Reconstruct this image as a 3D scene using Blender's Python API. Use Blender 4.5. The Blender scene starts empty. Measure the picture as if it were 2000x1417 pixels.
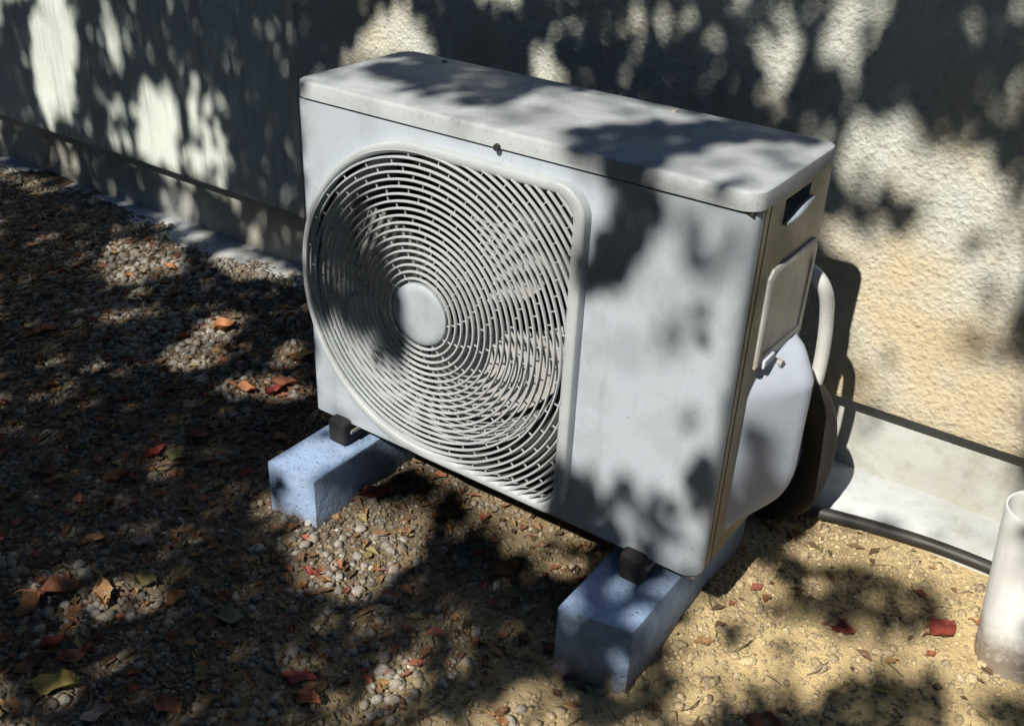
import bpy, bmesh, math, random
import numpy as np
from mathutils import Vector, Matrix

random.seed(7); rng = np.random.default_rng(11)
scene = bpy.context.scene
COL = scene.collection

# ------------------------------------------------------------------ camera
cam_d = bpy.data.cameras.new('camera'); cam = bpy.data.objects.new('camera', cam_d); COL.objects.link(cam)
PITCH, YAW, ROLL = 0.5147, 0.5875, 0.0464
fwd = Vector((-math.sin(YAW)*math.cos(PITCH), math.cos(YAW)*math.cos(PITCH), -math.sin(PITCH)))
rgt = Vector((math.cos(YAW), math.sin(YAW), 0)); upv = rgt.cross(fwd)
r2 = rgt*math.cos(ROLL)+upv*math.sin(ROLL); u2 = -rgt*math.sin(ROLL)+upv*math.cos(ROLL)
M = Matrix((r2, u2, -fwd)).transposed().to_4x4(); M.translation = (1.1058, -1.0598, 0.9506)
cam.matrix_world = M
cam_d.sensor_width = 36; cam_d.lens = 36*2013.0/2000; cam_d.clip_start = 0.02; cam_d.clip_end = 300
scene.camera = cam

# ------------------------------------------------------------------ sky, sun, exposure
TO_SUN = Vector((0.0, -1.0, 1.0)).normalized()
ELEV = math.asin(TO_SUN.z); AZ = math.atan2(TO_SUN.x, TO_SUN.y)
world = bpy.data.worlds.new('World'); scene.world = world; world.use_nodes = True
wn = world.node_tree; wn.nodes.clear()
sky = wn.nodes.new('ShaderNodeTexSky'); sky.sky_type = 'NISHITA'; sky.sun_disc = False
sky.sun_elevation = ELEV; sky.sun_rotation = AZ; sky.air_density = 1.0; sky.ozone_density = 8.0; sky.dust_density = 0.2
bg = wn.nodes.new('ShaderNodeBackground'); bg.inputs['Strength'].default_value = 0.075
wo = wn.nodes.new('ShaderNodeOutputWorld')
wn.links.new(sky.outputs[0], bg.inputs[0]); wn.links.new(bg.outputs[0], wo.inputs[0])
sun_d = bpy.data.lights.new('sun', 'SUN'); sun_d.energy = 5.0; sun_d.angle = math.radians(0.53); sun_d.color = (1.0, 0.90, 0.77)
sun = bpy.data.objects.new('sun', sun_d); COL.objects.link(sun); sun.location = (0.5, -6, 7)
sun.rotation_euler = TO_SUN.to_track_quat('Z', 'Y').to_euler()
vs = scene.view_settings; vs.view_transform = 'Standard'; vs.look = 'None'; vs.exposure = 0.55; vs.gamma = 1.0; vs.use_curve_mapping = False
scene.cycles.max_bounces = 4; scene.cycles.diffuse_bounces = 2; scene.cycles.glossy_bounces = 2; scene.cycles.transparent_max_bounces = 4
scene.cycles.use_denoising = True; scene.cycles.use_adaptive_sampling = True; scene.cycles.adaptive_threshold = 0.03

# ------------------------------------------------------------------ helpers
def link(o, parent=None, inv=True):
    COL.objects.link(o)
    if parent is not None:
        o.parent = parent
        if inv and parent.type == 'EMPTY': o.matrix_parent_inverse = Matrix.Translation(-parent.location)
    return o
def mesh(name, V, F, mat=None, parent=None, smooth=None):
    me = bpy.data.meshes.new(name); me.from_pydata([tuple(v) for v in V], [], [tuple(f) for f in F]); me.update()
    o = bpy.data.objects.new(name, me)
    if mat: me.materials.append(mat)
    link(o, parent)
    if smooth is not None: shade(me, smooth)
    return o
def shade(me, ang=40):
    bm = bmesh.new(); bm.from_mesh(me)
    bmesh.ops.recalc_face_normals(bm, faces=bm.faces)
    c = math.radians(ang)
    for f in bm.faces: f.smooth = True
    for e in bm.edges: e.smooth = (len(e.link_faces) == 2 and e.calc_face_angle(0) < c)
    bm.to_mesh(me); bm.free()
def thing(name, loc, label, cat, group=None):
    o = bpy.data.objects.new(name, None); o.location = loc; o.empty_display_size = .05; COL.objects.link(o)
    return tag(o, label, cat, group)
def tag(o, label, cat, group=None, kind=None):
    o['label'] = label
    if cat: o['category'] = cat
    if group: o['group'] = group
    if kind: o['kind'] = kind
    return o
def bev_box(name, x0, x1, y0, y1, z0, z1, b, mat, parent=None, seg=2, rot=0, ang=40, wob=0):
    bm = bmesh.new(); bmesh.ops.create_cube(bm, size=1)
    cx, cy, cz = (x0+x1)/2, (y0+y1)/2, (z0+z1)/2
    for v in bm.verts: v.co = Vector((v.co.x*(x1-x0), v.co.y*(y1-y0), v.co.z*(z1-z0)))
    if b: bmesh.ops.bevel(bm, geom=list(bm.edges), offset=b, segments=seg, affect='EDGES', profile=.6)
    R_ = Matrix.Rotation(rot, 3, 'Z')
    for v in bm.verts:
        if wob: v.co += Vector([random.uniform(-wob, wob) for _ in range(3)])
        v.co = R_ @ v.co + Vector((cx, cy, cz))
    me = bpy.data.meshes.new(name); bm.to_mesh(me); bm.free(); me.materials.append(mat)
    o = bpy.data.objects.new(name, me); link(o, parent); shade(me, ang); return o
def tube_geo(P, rad, n=10, cap=True):
    P = [Vector(p) for p in P]; rad = rad if hasattr(rad, '__len__') else [rad]*len(P)
    V, F = [], []; ref = Vector((0.31, 0.2, 0.93))
    for i, p in enumerate(P):
        t = (P[min(i+1, len(P)-1)]-P[max(i-1, 0)]).normalized()
        a = t.cross(ref); a = a.normalized() if a.length > 1e-4 else Vector((1, 0, 0)); b = t.cross(a)
        for k in range(n):
            w = 2*math.pi*k/n; V.append(p+(a*math.cos(w)+b*math.sin(w))*rad[i])
    for i in range(len(P)-1):
        for k in range(n): F.append((i*n+k, i*n+(k+1) % n, (i+1)*n+(k+1) % n, (i+1)*n+k))
    if cap: F.append(tuple(range(n))[::-1]); F.append(tuple((len(P)-1)*n+k for k in range(n)))
    return V, F
def spline(P, m=8):
    P = [Vector(p) for p in P]; out = []
    for i in range(len(P)-1):
        a, b, c, d = P[max(i-1, 0)], P[i], P[i+1], P[min(i+2, len(P)-1)]
        for k in range(m):
            t = k/m; out.append(.5*((2*b)+(c-a)*t+(2*a-5*b+4*c-d)*t*t+(3*b-3*c+d-a)*t**3))
    return out+[P[-1]]

# ------------------------------------------------------------------ materials
def new_mat(name):
    m = bpy.data.materials.new(name); m.use_nodes = True; nt = m.node_tree
    return m, nt, nt.nodes['Principled BSDF']
def N(nt, typ, **kw):
    n = nt.nodes.new(typ)
    for k, v in kw.items():
        if k in n.inputs: n.inputs[k].default_value = v
        else: setattr(n, k, v)
    return n
def ramp(nt, fac, stops):
    r = nt.nodes.new('ShaderNodeValToRGB'); els = r.color_ramp.elements
    while len(els) > 1: els.remove(els[-1])
    els[0].position = stops[0][0]; els[0].color = (*stops[0][1], 1)
    for p, c in stops[1:]:
        e = els.new(p); e.color = (*c, 1)
    nt.links.new(fac, r.inputs[0]); return r.outputs[0]
def mixc(nt, fac, a, b, mode='MIX'):
    m = nt.nodes.new('ShaderNodeMix'); m.data_type = 'RGBA'; m.blend_type = mode
    for s, v in ((m.inputs[0], fac), (m.inputs[6], a), (m.inputs[7], b)):
        if isinstance(v, bpy.types.NodeSocket): nt.links.new(v, s)
        elif isinstance(v, (int, float)): s.default_value = v
        else: s.default_value = (*v, 1)
    return m.outputs[2]
def coords(nt, scale=(1, 1, 1)):
    g = nt.nodes.new('ShaderNodeNewGeometry'); mp = nt.nodes.new('ShaderNodeMapping'); mp.inputs['Scale'].default_value = scale
    nt.links.new(g.outputs['Position'], mp.inputs[0]); return mp.outputs[0]
def noise(nt, vec, scale, detail=4, rough=.55):
    n = N(nt, 'ShaderNodeTexNoise', Scale=scale, Detail=detail, Roughness=rough); nt.links.new(vec, n.inputs['Vector']); return n.outputs[0]
def bump(nt, bsdf, h, strength, dist, prev=None):
    b = N(nt, 'ShaderNodeBump', Strength=strength, Distance=dist); nt.links.new(h, b.inputs['Height'])
    if prev: nt.links.new(prev, b.inputs['Normal'])
    nt.links.new(b.outputs[0], bsdf.inputs['Normal']); return b.outputs[0]

def paint(name, base, dirt, amount=.5, rough=.45, streak=True, sc=1.0, axis=(1, 1, .12), mud=None):
    m, nt, b = new_mat(name); v = coords(nt); vs_ = coords(nt, axis)
    n1 = noise(nt, v, 9*sc, 6, .6); n2 = noise(nt, vs_, 34*sc, 5, .6); n3 = noise(nt, v, 160, 3, .6)
    c = mixc(nt, ramp(nt, n1, [(.45, (0, 0, 0)), (.8, (amount,)*3)]), base, dirt)
    if streak: c = mixc(nt, ramp(nt, n2, [(.55, (0, 0, 0)), (.85, (amount*.7,)*3)]), c, dirt)
    c = mixc(nt, ramp(nt, n3, [(.62, (0, 0, 0)), (.75, (amount*.6,)*3)]), c, tuple(x*.6 for x in dirt))
    if mud is not None:                                               # soil splashed up from the ground, ragged edge
        sp = N(nt, 'ShaderNodeSeparateXYZ'); nt.links.new(v, sp.inputs[0]); mr = N(nt, 'ShaderNodeMapRange'); mr.inputs[1].default_value = mud; mr.inputs[2].default_value = mud-.11; nt.links.new(sp.outputs[2], mr.inputs[0])
        mm = N(nt, 'ShaderNodeMath', operation='MULTIPLY'); nt.links.new(mr.outputs[0], mm.inputs[0]); nt.links.new(noise(nt, v, 48, 6, .75), mm.inputs[1])
        c = mixc(nt, ramp(nt, mm.outputs[0], [(.16, (0, 0, 0)), (.42, (.85,)*3)]), c, (.17, .13, .085))
    nt.links.new(c, b.inputs['Base Color']); b.inputs['Roughness'].default_value = rough
    nt.links.new(ramp(nt, n1, [(.3, (rough-.08,)*3), (.8, (min(1, rough+.25),)*3)]), b.inputs['Roughness'])
    bump(nt, b, n3, .06, .002); return m
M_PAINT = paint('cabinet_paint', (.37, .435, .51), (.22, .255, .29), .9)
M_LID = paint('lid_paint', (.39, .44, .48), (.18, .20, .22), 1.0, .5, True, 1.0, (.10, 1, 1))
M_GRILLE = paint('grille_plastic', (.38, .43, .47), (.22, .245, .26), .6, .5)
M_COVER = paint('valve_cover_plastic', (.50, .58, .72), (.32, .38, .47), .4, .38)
M_SIDE_SHADE = paint('side_panel_shade_tint', (.36, .32, .23), (.20, .17, .12), .6, .4)  # shade and golden bounce light painted into the panel's colour
M_PLATE = paint('grey_plate', (.36, .38, .40), (.25, .23, .18), .7, .35)
M_SHROUD = paint('shroud_plastic', (.34, .37, .40), (.20, .21, .22), .5, .5)
M_DARK = paint('dark_interior', (.035, .036, .038), (.02, .02, .02), .4, .6, False)
M_RUBBER = paint('black_rubber', (.018, .018, .019), (.05, .048, .045), .5, .7, False)
M_CABLE = paint('black_cable_sheath', (.02, .02, .021), (.06, .055, .05), .4, .5, False)
M_BLOCK = paint('cast_concrete', (.25, .36, .56), (.13, .19, .32), 1.0, .85, False, 2.2, mud=-.07)
M_PIPE = paint('white_pvc', (.66, .70, .72), (.42, .41, .36), .6, .42, mud=-.02)
M_STEEL = paint('galvanised_steel', (.30, .31, .32), (.18, .17, .16), .6, .45, False)
M_TRIM = paint('trim_strip', (.66, .70, .68), (.28, .31, .30), .5, .6)

def stucco():
    m, nt, b = new_mat('rough_stucco'); v = coords(nt)
    big = noise(nt, v, 4.2, 4, .6); mid = noise(nt, v, 11, 5, .6); g1 = noise(nt, v, 85, 5, .65); g2 = noise(nt, v, 230, 3, .6)
    vo = N(nt, 'ShaderNodeTexVoronoi', Scale=120.0, Randomness=1.0); nt.links.new(v, vo.inputs['Vector'])
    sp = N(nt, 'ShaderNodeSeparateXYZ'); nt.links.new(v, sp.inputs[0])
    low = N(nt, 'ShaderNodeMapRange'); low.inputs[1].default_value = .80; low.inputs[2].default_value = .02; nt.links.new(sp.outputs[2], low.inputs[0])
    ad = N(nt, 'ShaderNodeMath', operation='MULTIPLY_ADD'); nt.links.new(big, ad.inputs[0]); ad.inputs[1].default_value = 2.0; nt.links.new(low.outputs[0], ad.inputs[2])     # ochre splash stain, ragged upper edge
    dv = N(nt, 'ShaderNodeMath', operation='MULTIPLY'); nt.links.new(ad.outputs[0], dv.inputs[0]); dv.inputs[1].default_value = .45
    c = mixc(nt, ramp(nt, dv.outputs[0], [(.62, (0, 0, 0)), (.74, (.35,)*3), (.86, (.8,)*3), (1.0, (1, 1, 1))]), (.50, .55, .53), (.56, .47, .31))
    c = mixc(nt, ramp(nt, mid, [(.48, (0, 0, 0)), (.8, (.55,)*3)]), c, (.38, .32, .22))
    c = mixc(nt, ramp(nt, g1, [(.25, (.5,)*3), (.5, (0, 0, 0))]), c, (.25, .22, .17))
    nt.links.new(c, b.inputs['Base Color']); b.inputs['Roughness'].default_value = .95
    p = bump(nt, b, g1, .9, .006); p = bump(nt, b, vo.outputs[0], .5, .003, p); bump(nt, b, g2, .5, .002, p); return m
def smooth_render():
    m, nt, b = new_mat('brushed_render'); v = coords(nt); vv = coords(nt, (1, 1, .06))
    big = noise(nt, v, 2.5, 4, .6); st = noise(nt, vv, 60, 5, .65); fine = noise(nt, v, 220, 3, .6)
    c = mixc(nt, ramp(nt, big, [(.4, (0, 0, 0)), (.7, (1, 1, 1))]), (.58, .66, .64), (.46, .53, .51))
    c = mixc(nt, ramp(nt, st, [(.5, (0, 0, 0)), (.75, (.7,)*3)]), c, (.27, .31, .30))
    nt.links.new(c, b.inputs['Base Color']); b.inputs['Roughness'].default_value = .85
    p = bump(nt, b, st, .5, .006); bump(nt, b, fine, .35, .002, p); return m
def plinth_mat(name, base, dark):
    m, nt, b = new_mat(name); v = coords(nt)
    big = noise(nt, v, 3.4, 5, .6); mid = noise(nt, v, 26, 5, .65); fine = noise(nt, v, 190, 3, .6)
    c = mixc(nt, ramp(nt, big, [(.40, (0, 0, 0)), (.66, (.8,)*3)]), base, dark)
    c = mixc(nt, ramp(nt, mid, [(.5, (0, 0, 0)), (.8, (.6,)*3)]), c, tuple(x*.6 for x in dark))
    nt.links.new(c, b.inputs['Base Color']); b.inputs['Roughness'].default_value = .9
    p = bump(nt, b, mid, .3, .006); bump(nt, b, fine, .35, .002, p); return m
def ground_mat():
    m, nt, b = new_mat('sandy_ground'); v = coords(nt)
    big = noise(nt, v, 3.0, 5, .6); mid = noise(nt, v, 22, 6, .65); fine = noise(nt, v, 150, 5, .7)
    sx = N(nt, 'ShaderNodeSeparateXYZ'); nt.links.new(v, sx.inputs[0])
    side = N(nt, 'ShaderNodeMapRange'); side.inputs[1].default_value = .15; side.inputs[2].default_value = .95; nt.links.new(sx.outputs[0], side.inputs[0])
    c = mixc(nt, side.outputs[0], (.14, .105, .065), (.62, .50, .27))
    c = mixc(nt, ramp(nt, big, [(.42, (0, 0, 0)), (.7, (.7,)*3)]), c, (.10, .075, .045))
    c = mixc(nt, ramp(nt, mid, [(.5, (0, 0, 0)), (.75, (.7,)*3)]), c, (.055, .042, .028))
    c = mixc(nt, ramp(nt, fine, [(.55, (0, 0, 0)), (.8, (.8,)*3)]), c, (.40, .34, .24))
    added_lawn = N(nt, 'ShaderNodeMapRange'); added_lawn.inputs[1].default_value = -1.0; added_lawn.inputs[2].default_value = -1.35; nt.links.new(sx.outputs[1], added_lawn.inputs[0])
    c = mixc(nt, added_lawn.outputs[0], c, mixc(nt, mid, (.028, .040, .018), (.045, .055, .025)))       # unseen dark grass in front of the gravel, added to cut warm bounce
    nt.links.new(c, b.inputs['Base Color']); b.inputs['Roughness'].default_value = .95
    p = bump(nt, b, mid, .6, .012); bump(nt, b, fine, .8, .005, p); return m
def pitted(m):
    nt = m.node_tree; b = nt.nodes['Principled BSDF']; v = coords(nt); vo = N(nt, 'ShaderNodeTexVoronoi', Scale=95.0); nt.links.new(v, vo.inputs['Vector'])
    g = noise(nt, v, 60, 6, .7); r = ramp(nt, vo.outputs[0], [(.05, (0, 0, 0)), (.28, (1, 1, 1))]); prev = b.inputs['Normal'].links[0].from_socket
    p = bump(nt, b, g, .7, .006, prev); bump(nt, b, r, .6, .003, p)
pitted(M_BLOCK)
def attr_mat(name, rough=.8, bumpy=True):
    m, nt, b = new_mat(name); a = N(nt, 'ShaderNodeAttribute', attribute_name='tint'); v = coords(nt)
    f = noise(nt, v, 240, 4, .6)
    c = mixc(nt, ramp(nt, f, [(.35, (.55,)*3), (.7, (0, 0, 0))]), a.outputs[0], (.06, .05, .035))
    nt.links.new(c, b.inputs['Base Color']); b.inputs['Roughness'].default_value = rough
    if bumpy: bump(nt, b, f, .4, .002)
    return m
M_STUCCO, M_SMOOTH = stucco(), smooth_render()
M_PLINTH = plinth_mat('cement_plinth', (.46, .50, .50), (.31, .30, .25))
M_LEDGE = plinth_mat('cement_ledge', (.48, .53, .57), (.30, .32, .31))
M_GROUND = ground_mat(); M_GRAVEL = attr_mat('gravel_stone'); M_LITTER = attr_mat('dry_litter', .9, False)
def leaf_mat(name, c1, c2):
    m, nt, b = new_mat(name); v = coords(nt); n1 = noise(nt, v, 45, 5, .6); n2 = noise(nt, v, 210, 3, .6)
    c = mixc(nt, ramp(nt, n1, [(.38, (0, 0, 0)), (.66, (1, 1, 1))]), c1, c2)
    c = mixc(nt, ramp(nt, n2, [(.6, (0, 0, 0)), (.75, (.7,)*3)]), c, tuple(x*.35 for x in c2))
    nt.links.new(c, b.inputs['Base Color']); b.inputs['Roughness'].default_value = .6; bump(nt, b, n2, .3, .002); return m
M_CROWN = leaf_mat('green_foliage', (.03, .055, .025), (.05, .065, .03))
M_BARK = paint('bark', (.12, .09, .065), (.05, .04, .03), .8, .9)

# ------------------------------------------------------------------ the setting: ground
WALL_Y = 0.52
def sstep(t): t = np.clip(t, 0, 1); return t*t*(3-2*t)
def ground_z(x, y):
    x = np.asarray(x, float); y = np.asarray(y, float)
    z = -.135+.021*sstep((y-.10)/.35)*sstep((.55-x)/.5)+.008*sstep((y-.3)/.2)
    z = z-.030*sstep((x-.15)/.40)*sstep((.16-y)/.24)*sstep((1.6-x)/.6)
    near = sstep((4-np.abs(x))/2)*sstep((4-np.abs(y))/2)
    z = z+near*(.0045*np.sin(7.3*x+1.2*y)*np.sin(6.1*y-2.*x+.7)+.0030*np.sin(17*x-5*y)*np.sin(13*y+4*x+1.1)+.0018*np.sin(41*x+9*y)*np.sin(37*y-11*x))
    return z
gx = np.unique(np.concatenate([np.linspace(-80, -2.6, 16), np.linspace(-2.6, 1.7, 216), np.linspace(1.7, 80, 16)]))
gy = np.unique(np.concatenate([np.linspace(-80, -1.2, 16), np.linspace(-1.2, .62, 100), np.linspace(.62, 80, 14)]))
GX, GY = np.meshgrid(gx, gy); GZ = ground_z(GX, GY)
nx, ny = len(gx), len(gy)
I = np.arange(nx*ny).reshape(ny, nx)
F = np.stack([I[:-1, :-1], I[:-1, 1:], I[1:, 1:], I[1:, :-1]], -1).reshape(-1, 4)
def np_mesh(name, V, Fa, mat, parent=None, smooth=True):
    V = np.asarray(V, np.float32); Fa = np.asarray(Fa, np.int32); k = Fa.shape[1]
    me = bpy.data.meshes.new(name); me.vertices.add(len(V)); me.vertices.foreach_set('co', V.ravel())
    me.loops.add(Fa.size); me.loops.foreach_set('vertex_index', Fa.ravel())
    me.polygons.add(len(Fa)); me.polygons.foreach_set('loop_start', np.arange(0, Fa.size, k, dtype=np.int32))
    me.polygons.foreach_set('use_smooth', np.full(len(Fa), smooth)); me.update(calc_edges=True); me.validate()
    me.materials.append(mat); o = bpy.data.objects.new(name, me); link(o, parent); return o
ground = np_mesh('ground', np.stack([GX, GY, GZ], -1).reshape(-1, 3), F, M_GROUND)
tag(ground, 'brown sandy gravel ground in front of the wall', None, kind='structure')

# ------------------------------------------------------------------ house wall
wall = thing('house_wall', (0, WALL_Y+.15, -.3), 'pale rendered house wall with overhanging drip edge behind the air conditioner', 'wall')
SEAM = .052; TRIM_X = -.545
def wall_panel(name, x0, x1, mat, nseg, amp, seed):
    r = np.random.default_rng(seed); xs = np.linspace(x0, x1, nseg); zs = np.concatenate([[SEAM, SEAM+.006], np.linspace(SEAM+.03, 3.2, 60)])
    V, F_ = [], []
    for z in zs:
        for x in xs:
            V.append((x, WALL_Y+(0.002 if z == SEAM else 0)+amp*(math.sin(5*x+2*z)*math.sin(3.1*z-x)), z))
    n = len(xs)
    for j in range(len(zs)-1):
        for i in range(n-1): F_.append((j*n+i, j*n+i+1, (j+1)*n+i+1, (j+1)*n+i))
    k = len(V)                                                       # drip edge return, back and top
    for x in xs: V.append((x, WALL_Y+.30, SEAM))
    for i in range(n-1): F_.append((k+i, k+i+1, i+1, i))
    k2 = len(V); top = (len(zs)-1)*n
    for x in xs: V.append((x, WALL_Y+.30, 3.2))
    for i in range(n-1): F_.append((top+i, top+i+1, k2+i+1, k2+i)); F_.append((k2+i, k2+i+1, k+i+1, k+i))
    return mesh(name, V, F_, mat, wall, 50)
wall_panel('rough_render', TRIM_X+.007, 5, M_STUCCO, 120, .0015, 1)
o = wall_panel('smooth_render', -7, TRIM_X-.007, M_SMOOTH, 120, .0015, 2); o['label'] = 'smoother streaked render'
bev_box('joint_trim', TRIM_X-.010, TRIM_X+.010, WALL_Y-.006, WALL_Y+.02, SEAM-.001, 3.2, .003, M_TRIM, wall)
# plinth set back under the drip edge, cement ledge at its foot
V, F_ = [], []; xs = np.linspace(-7, 5, 240)
prof = [(WALL_Y+.042, SEAM+.02), (WALL_Y+.042, -.02), (WALL_Y+.043, -.3), (WALL_Y+.28, -.3), (WALL_Y+.28, SEAM+.02)]
for x in xs:
    for j, (y, z) in enumerate(prof): V.append((x, y+.0015*math.sin(9*x+z*30) if j < 3 else y, z))
m_ = len(prof)
for i in range(len(xs)-1):
    for j in range(m_): F_.append((i*m_+j, i*m_+(j+1) % m_, (i+1)*m_+(j+1) % m_, (i+1)*m_+j))
mesh('plinth', V, F_, M_PLINTH, wall, 50)
V, F_ = [], []; xs = np.linspace(-7, 5, 480)
for x in xs:
    w = .003*math.sin(3.1*x)+.002*math.sin(7.7*x+1); h = .003*math.sin(7*x+2)+.0015*math.sin(37*x)
    for y, z in [(WALL_Y+.048, -.101+h), (WALL_Y-.010, -.104+h), (WALL_Y-.040+w*.5, -.106+h), (WALL_Y-.068+w, -.114+h), (WALL_Y-.080+w, -.125), (WALL_Y-.084+w, -.20), (WALL_Y+.048, -.20)]: V.append((x, y, z))
for i in range(len(xs)-1):
    for j in range(7): F_.append((i*7+j, i*7+(j+1) % 7, (i+1)*7+(j+1) % 7, (i+1)*7+j))
mesh('cement_ledge', V, F_, M_LEDGE, wall, 60)

# ------------------------------------------------------------------ support blocks
def block(x0, x1, y0, y1, skew, label):
    o = bev_box('support_block', x0, x1, y0, y1, -.215, -.040, .0035, M_BLOCK, None, 2, 0, 50)
    for v in o.data.vertices:
        if v.co.y < y0+.02: v.co.y += skew*(v.co.x-x0)
    return tag(o, label, 'block', 'support blocks under the air conditioner')
block(.009, .109, -.125, .29, .06, 'pale concrete support block under the grille end of the air conditioner')
block(.575, .684, -.122, .29, .18, 'shaded bluish concrete support block under the plain end of the air conditioner')

# ------------------------------------------------------------------ air conditioner
W, D, H = .72, .253, .560
ac = thing('air_conditioner', (.36, .126, -.04), 'white outdoor air conditioner unit with round fan grille standing on two blocks', 'air conditioner')
HC = (.248, .266)                                                     # fan centre
def dshape(a, b, right, top, bot, rt, rb, n=44):
    P = []; cx, cz = HC
    for k in range(2*n): w = math.pi/2+math.pi*k/(2*n); P.append((cx+a*math.cos(w), cz+b*math.sin(w)))      # left arc, top -> bottom
    P2 = [(cx, cz-b)]
    def arc(ox, oz, r, a0, a1, m): return [(ox+r*math.cos(a0+(a1-a0)*k/m), oz+r*math.sin(a0+(a1-a0)*k/m)) for k in range(m+1)]
    def lin(p, q, m): return [(p[0]+(q[0]-p[0])*k/m, p[1]+(q[1]-p[1])*k/m) for k in range(m)]
    P2 = lin((cx, cz-b), (right-rb, bot), 20)+arc(right-rb, bot+rb, rb, -math.pi/2, 0, 10)
    P3 = lin((right, bot+rb), (right, top-rt), 24)[1:]+arc(right-rt, top-rt, rt, 0, math.pi/2, 10)
    P4 = lin((right-rt, top), (cx, cz+b), 20)[1:]
    return P+P2+P3+P4
OUT = dict(a=.240, b=.253, right=.510, top=.519, bot=.013, rt=.045, rb=.034)
INN = dict(a=.231, b=.236, right=.490, top=.502, bot=.029, rt=.032, rb=.026)
def blend(o, i, t): return {k: o[k]*(1-t)+i[k]*t for k in o}
def ring_mesh(name, loops, mat, parent, ang=35, close=False):
    V, F_ = [], []; n = len(loops[0][0])
    for pts, y in loops:
        for x, z in pts: V.append((x, y, z))
    for j in range(len(loops)-1):
        for k in range(n): F_.append((j*n+k, j*n+(k+1) % n, (j+1)*n+(k+1) % n, (j+1)*n+k))
    return mesh(name, V, F_, mat, parent, ang)
# front panel: hole -> rectangle, wrapped round both vertical corners, bottom flange
PT = .5345; RC = .024
hole = dshape(**blend(OUT, INN, .35)); n = len(hole); x0, x1, z0, z1 = .010, W-RC, 0.0, PT
rect = []
for hx, hz in hole:
    dx, dz = hx-HC[0], hz-HC[1]; t = 1e9
    if dx > 1e-9: t = min(t, (x1-HC[0])/dx)
    if dx < -1e-9: t = min(t, (x0-HC[0])/dx)
    if dz > 1e-9: t = min(t, (z1-HC[1])/dz)
    if dz < -1e-9: t = min(t, (z0-HC[1])/dz)
    rect.append([HC[0]+dx*t, HC[1]+dz*t])
for cx, cz in ((x0, z0), (x0, z1), (x1, z0), (x1, z1)):
    k = min(range(n), key=lambda q: (rect[q][0]-cx)**2+(rect[q][1]-cz)**2); rect[k] = [cx, cz]
V = [(x, .006, z) for x, z in hole]+[(x, 0, z) for x, z in hole]
F_ = []
hole_in = [(max(x, .0115), z) for x, z in hole]
V = [(x, .010, z) for x, z in hole_in]+[(x, 0, z) for x, z in hole_in]+[(x, 0, z) for x, z in rect]
for j in range(2):
    for k in range(n): F_.append((j*n+k, j*n+(k+1) % n, (j+1)*n+(k+1) % n, (j+1)*n+k))
for sgn, xe, RC in ((-1, x0, .010), (1, x1, RC)):
    colp = [(xe+sgn*RC*math.sin(a), RC-RC*math.cos(a)) for a in np.linspace(0, math.pi/2, 7)]+[(xe+sgn*RC, .030), (xe+sgn*(RC-.004), .032)]
    b0 = len(V); zs = np.linspace(z0, z1, 6)
    for x, y in colp:
        for z in zs: V.append((x, y, z))
    for i in range(len(colp)-1):
        for j in range(5): F_.append((b0+i*6+j, b0+i*6+j+1, b0+(i+1)*6+j+1, b0+(i+1)*6+j))
for z in (z0, z1):
    b0 = len(V); V += [(x0, 0, z), (x1, 0, z), (x1, .014, z), (x0, .014, z)]; F_.append((b0, b0+1, b0+2, b0+3))
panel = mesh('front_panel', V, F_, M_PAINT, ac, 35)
# lid: soft-edged cover with a shallow raised field
def rrect(x0, x1, y0, y1, r, m=6):
    P = []
    for ox, oy, a0 in ((x1-r, y1-r, 0), (x0+r, y1-r, 90), (x0+r, y0+r, 180), (x1-r, y0+r, 270)):
        for k in range(m+1): a = math.radians(a0+90*k/m); P.append((ox+r*math.cos(a), oy+r*math.sin(a)))
    return P
V, F_ = [], []; e = .004
levels = [(.002, .5375, .026), (e*0, .5375, .026), (0, .5390, .026), (0, .5555, .026), (.0010, .5590, .025), (.0035, .5606, .023), (.009, .5610, .020), (.026, .5612, .014), (.030, .5625, .013), (.036, .5632, .012), (.046, .5640, .012)]
for off, z, r in levels:
    for x, y in rrect(-e+off, W+e-off, -e+off, D+e-off, r): V.append((x, y, z))
n = 28
for j in range(len(levels)-1):
    for k in range(n): F_.append((j*n+k, j*n+(k+1) % n, (j+1)*n+(k+1) % n, (j+1)*n+k))
F_.append(tuple((len(levels)-1)*n+k for k in range(n))); F_.append(tuple(range(n))[::-1])
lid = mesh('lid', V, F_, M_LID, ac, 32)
for x, y, z, ax in ((.365, -e, .5385, 'y'), (.50, .222, .5640, 'z'), (.10, .222, .5640, 'z')):
    pts = [(x, y+.001, z), (x, y-.0045, z)] if ax == 'y' else [(x, y, z-.001), (x, y, z+.003)]
    Vv, Ff = tube_geo(pts, [.0055, .0045], 12); mesh('screw', Vv, Ff, M_RUBBER if ax == 'y' else M_STEEL, lid, 40)
# dark fill painting the shadow gap under the lid, base pan, left side, back coil
bev_box('shadow_gap_fill', .004, W-.004, .003, D-.003, .532, .5385, .001, M_DARK, ac)
bev_box('base_pan', .006, W-.006, .012, D-.002, -.012, -.0015, .002, M_STEEL, ac)
bev_box('side_panel', .0005, .004, .034, D, .0015, .533, .001, M_PAINT, ac)
coil = bev_box('heat_exchanger', .010, W-.16, D-.045, D-.012, .004, .528, .001, M_DARK, ac)
for i in range(14): bev_box('guard_bar', .012, W-.16, D-.006, D-.003, .03+i*.036, .034+i*.036, 0, M_STEEL, coil)
bev_box('service_panel', W-.155, W-.006, D-.004, D, .0015, .533, .001, M_PAINT, ac)
bev_box('partition', .513, .516, .012, D-.05, .003, .530, 0, M_DARK, ac)
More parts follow.
